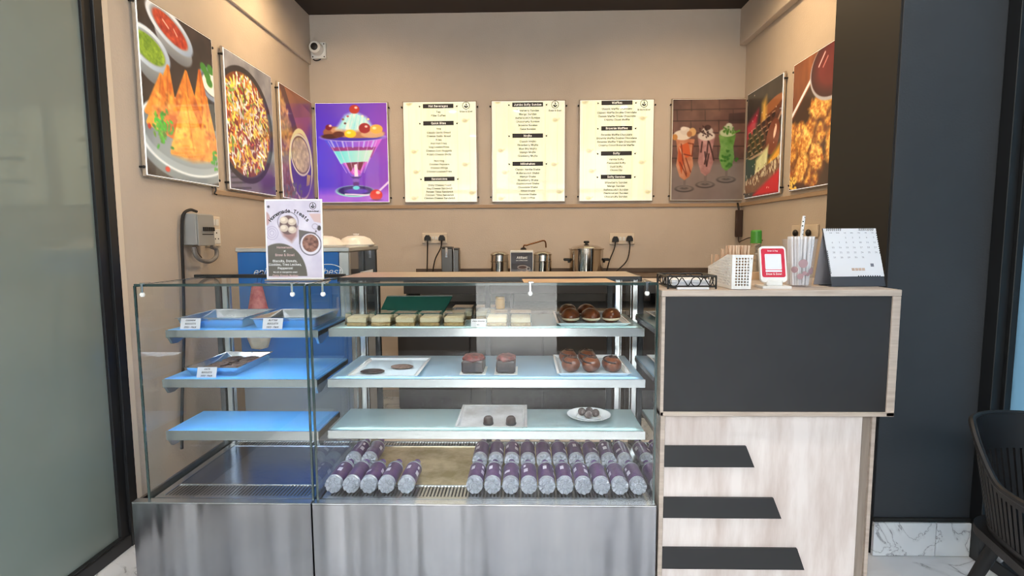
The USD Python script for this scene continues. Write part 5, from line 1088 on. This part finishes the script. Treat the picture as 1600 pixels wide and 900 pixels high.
# ------------------------------------------------------------------ blue ice cream freezer by the left wall
M['blue'] = mat('freezer_blue', (20, 104, 182), .35, coat_weight=.4); M['alu'] = mat('freezer_aluminium', (206, 208, 206), .3, .8); M['darkglass'] = mat('smoked_glass', (30, 44, 58), .06, coat_weight=1.0); M['greybody'] = mat('freezer_grey', (150, 156, 164), .4)
fz = thing('freezer', 'blue ice cream freezer with an aluminium rim behind the left case', 'freezer', (-1.2, 3.07, 0))
fx0, fx1, fy0, fy1 = -1.498, -.910, 2.80, 3.35
obj('body', bx(fx0, fx1, fy0 + .006, fy1, .01, .90, .004), M['greybody'], fz); obj('front_panel', bx(fx0 + .002, fx1 - .055, fy0, fy0 + .02, .9005, 1.276, .003), M['blue'], fz)
obj('corner_post', cat_([bx(fx1 - .054, fx1, fy0, fy0 + .03, .9005, 1.276, .004)]), M['alu'], fz); obj('side_glass', bx(fx1 - .012, fx1 - .004, fy0 + .031, fy1, .9005, 1.276, .002), M['darkglass'], fz, label='smoked glass side')
obj('inner_box', bx(fx0 + .005, fx1 - .02, fy0 + .03, fy1 - .01, .9005, 1.27, .002), M['greybody'], fz); obj('rim', bx(fx0 - .006, fx1 + .004, fy0 - .004, fy1 + .004, 1.2765, 1.302, .004), M['alu'], fz)
obj('lower_band', bx(fx0, fx1, fy0, fy0 + .0055, .60, .90, .002), M['blue'], fz)
wt = M['white']
for s_, x_, z_, h_ in (('enjoy', -1.352, 1.175, .034), ('best', -1.0, 1.175, .034)):
    tm = text(s_, h_, False, .0006); tm.vertices[:, 0] += tm.vertices[:, 1] * .35; obj('lettering', basis((x_, fy0 - .0003, z_), (1, 0, 0), (0, 0, 1), tm), wt, fz, smooth=False)
a = np.linspace(0, 2 * PI, 32, endpoint=False); obj('oval_logo', tube(np.stack([-1.02 + .075 * np.cos(a), 0 * a + fy0 - .0005, 1.175 + .038 * np.sin(a)], 1), .0025, 6, True), wt, fz)
obj('notice', bx(fx1 - .0035, fx1 - .003, 3.0, 3.25, 1.10, 1.16, 0), M['paper'], fz, label='white sticker on the smoked glass')
M['lidwhite'] = mat('milky_lid', (226, 222, 216), .35)
for lb, x, y, s in (('large milky domed lid lying on the freezer, behind the sign', -1.13, 3.0, 1.0), ('smaller milky domed lid near the freezer corner', -1.0, 3.22, .8)):
    t = thing('domed_lid', lb, 'lid', (x, y, 1.3025)); obj('dome', lathe([(.13 * s, 0), (.134 * s, .008), (.12 * s, .02), (.10 * s, .042), (.06 * s, .056), (0, .06)], 40, (x, y, 1.3025)), M['lidwhite'], t); obj('knob', lathe([(0, .0602), (.014, .0602), (.018, .07), (0, .072)], 20, (x, y, 1.3025)), M['lidwhite'], t)
M['redbag'] = mat('red_net_bag', (170, 74, 80), .6, rgb2=(200, 120, 118), scale=30); M['creambag'] = mat('cream_cloth_bag', (206, 196, 176), .8, rgb2=(180, 170, 150), scale=14)
hb = thing('hanging_bag', 'red topped cream bag hanging on the freezer front', 'bag', (-1.36, 2.74, .78))
obj('upper_cloth', lumpy(lathe([(0, 1.125), (.022, 1.12), (.03, 1.08), (.045, 1.0), (.062, .95), (.058, .945), (0, .945)], 32, (-1.36, 2.722, 0)), .004, 40), M['redbag'], hb); obj('bag_body', lumpy(lathe([(0, .944), (.058, .944), (.062, .9), (.056, .84), (.04, .79), (0, .78)], 32, (-1.36, 2.722, 0)), .004, 30, 2), M['creambag'], hb)
obj('loop', tube(curve([(-1.37, 2.74, 1.11), (-1.375, 2.77, 1.16), (-1.36, 2.792, 1.175), (-1.35, 2.77, 1.16), (-1.35, 2.74, 1.11)], 20), .003, 6), M['cable'], hb)

# ------------------------------------------------------------------ black armchair at the right edge
M['chair'] = mat('black_chair_plastic', (14, 15, 18), .5, bump=.0003, bscale=200, specular_ior_level=.35)
CX, CY, CR = 1.585, 1.456, -13.2
ch = thing('armchair', 'black plastic armchair with slatted back at the right edge', 'chair', (CX, CY, 0), CR)
RX, RY = .219, .237
def ring_pt(a, r=1.0):   # a = 0 at the back (+y), positive to the viewer's left (-x)
    s, c = math.sin(a), math.cos(a); q = (abs(s) ** 2.673 + abs(c) ** 2.673) ** (-1 / 2.673)
    return np.array([-RX * r * q * s, RY * r * q * c])
AM = 2.3
def top_z(a):            # the back is high and level, then sweeps down into the arms
    k = np.clip((abs(a) - .917) / .674, 0, 1); k = k * k * (3 - 2 * k); return .774 - .142 * k
def low_z(a):
    k = np.clip((abs(a) - .75) / .5, 0, 1); k = k * k * (3 - 2 * k); return top_z(a) - .105 + .08 * k
def flare(z): return 1.0 + (z - .45) * .754
def band(zt, zb, th, n=56, a0=-AM, a1=AM, m=6):
    V, Fc = [], []
    aa = np.linspace(a0, a1, n)
    for a in aa:
        t_, b_ = zt(a), zb(a); sec = []
        for z in np.linspace(t_, b_, m): sec.append((*ring_pt(a, flare(z)), z))
        for z in np.linspace(b_, t_, m): q = ring_pt(a, flare(z)); sec.append((*(q * (1 - th / .27)), z))
        V += sec
    k = 2 * m
    for i in range(n - 1):
        for j in range(k): a_, b_, c_, d_ = i * k + j, i * k + (j + 1) % k, (i + 1) * k + (j + 1) % k, (i + 1) * k + j; Fc += [(a_, c_, b_), (a_, d_, c_)]
    for i in (0, n - 1):
        f_ = [(i * k, i * k + j, i * k + j + 1) for j in range(1, k - 1)]; Fc += f_ if i == 0 else [x[::-1] for x in f_]
    t_ = trimesh.Trimesh(V, Fc, process=True); trimesh.repair.fix_normals(t_); return t_
obj('back_band', band(top_z, low_z, .014), M['chair'], ch, local=True, smooth=45, label='smooth solid upper band of back and arms')
obj('top_rim', tube(np.array([(*ring_pt(a, flare(top_z(a)) * .985), top_z(a)) for a in np.linspace(-AM, AM, 60)]), .0095, 8), M['chair'], ch, local=True)
obj('lower_band', band(lambda a: .475, lambda a: .415, .016, 56), M['chair'], ch, local=True, smooth=45)
N_ = 58
for i in range(N_):
    a = -AM + .05 + (2 * AM - .1) * i / (N_ - 1); z1, z0 = low_z(a) + .004, .47
    p = [(*(ring_pt(a, flare(z)) * .975), z) for z in np.linspace(z0, z1, 4)]
    d = ring_pt(a + .03) - ring_pt(a - .03); d /= np.linalg.norm(d); d = np.array([*d, 0]) * .0066; nrm = np.array([*ring_pt(a), 0]); nrm = nrm / np.linalg.norm(nrm) * .0045
    V = []
    for q in p: q = np.array(q); V += [q - d - nrm, q + d - nrm, q + d + nrm, q - d + nrm]
    Fc = [(0, 1, 2), (0, 2, 3), (12, 14, 13), (12, 15, 14)]
    for r_ in range(3):
        for j in range(4): A, B = r_ * 4 + j, r_ * 4 + (j + 1) % 4; Fc += [(A, A + 4, B), (B, A + 4, B + 4)]
    s_ = trimesh.Trimesh(V, Fc, process=False); obj('slat', s_, M['chair'], ch, local=True, smooth=False)
seat = prism(sbox(-.12, -.13, .12, .12).buffer(.11, 14), 'z', .425, .452); obj('seat', seat, M['chair'], ch, local=True)
for sx in (-1, 1):
    for sy in (-1, 1):
        p0, p1 = np.array([sx * .15, sy * .15, .43]), np.array([sx * .25, sy * .25, .001]); obj('leg', tube([p0, (p0 + p1) / 2, p1], [.021, .017, .012], 12), M['chair'], ch, local=True)

obj('wall_hook', tube(curve([(XL + .001, 3.02, 1.632), (XL + .02, 3.02, 1.632), (XL + .024, 3.018, 1.615), (XL + .016, 3.016, 1.598), (XL + .022, 3.03, 1.592)], 16), .004, 6), M['cable'], None, 'small black wall hook under the samosa picture', 'hook')
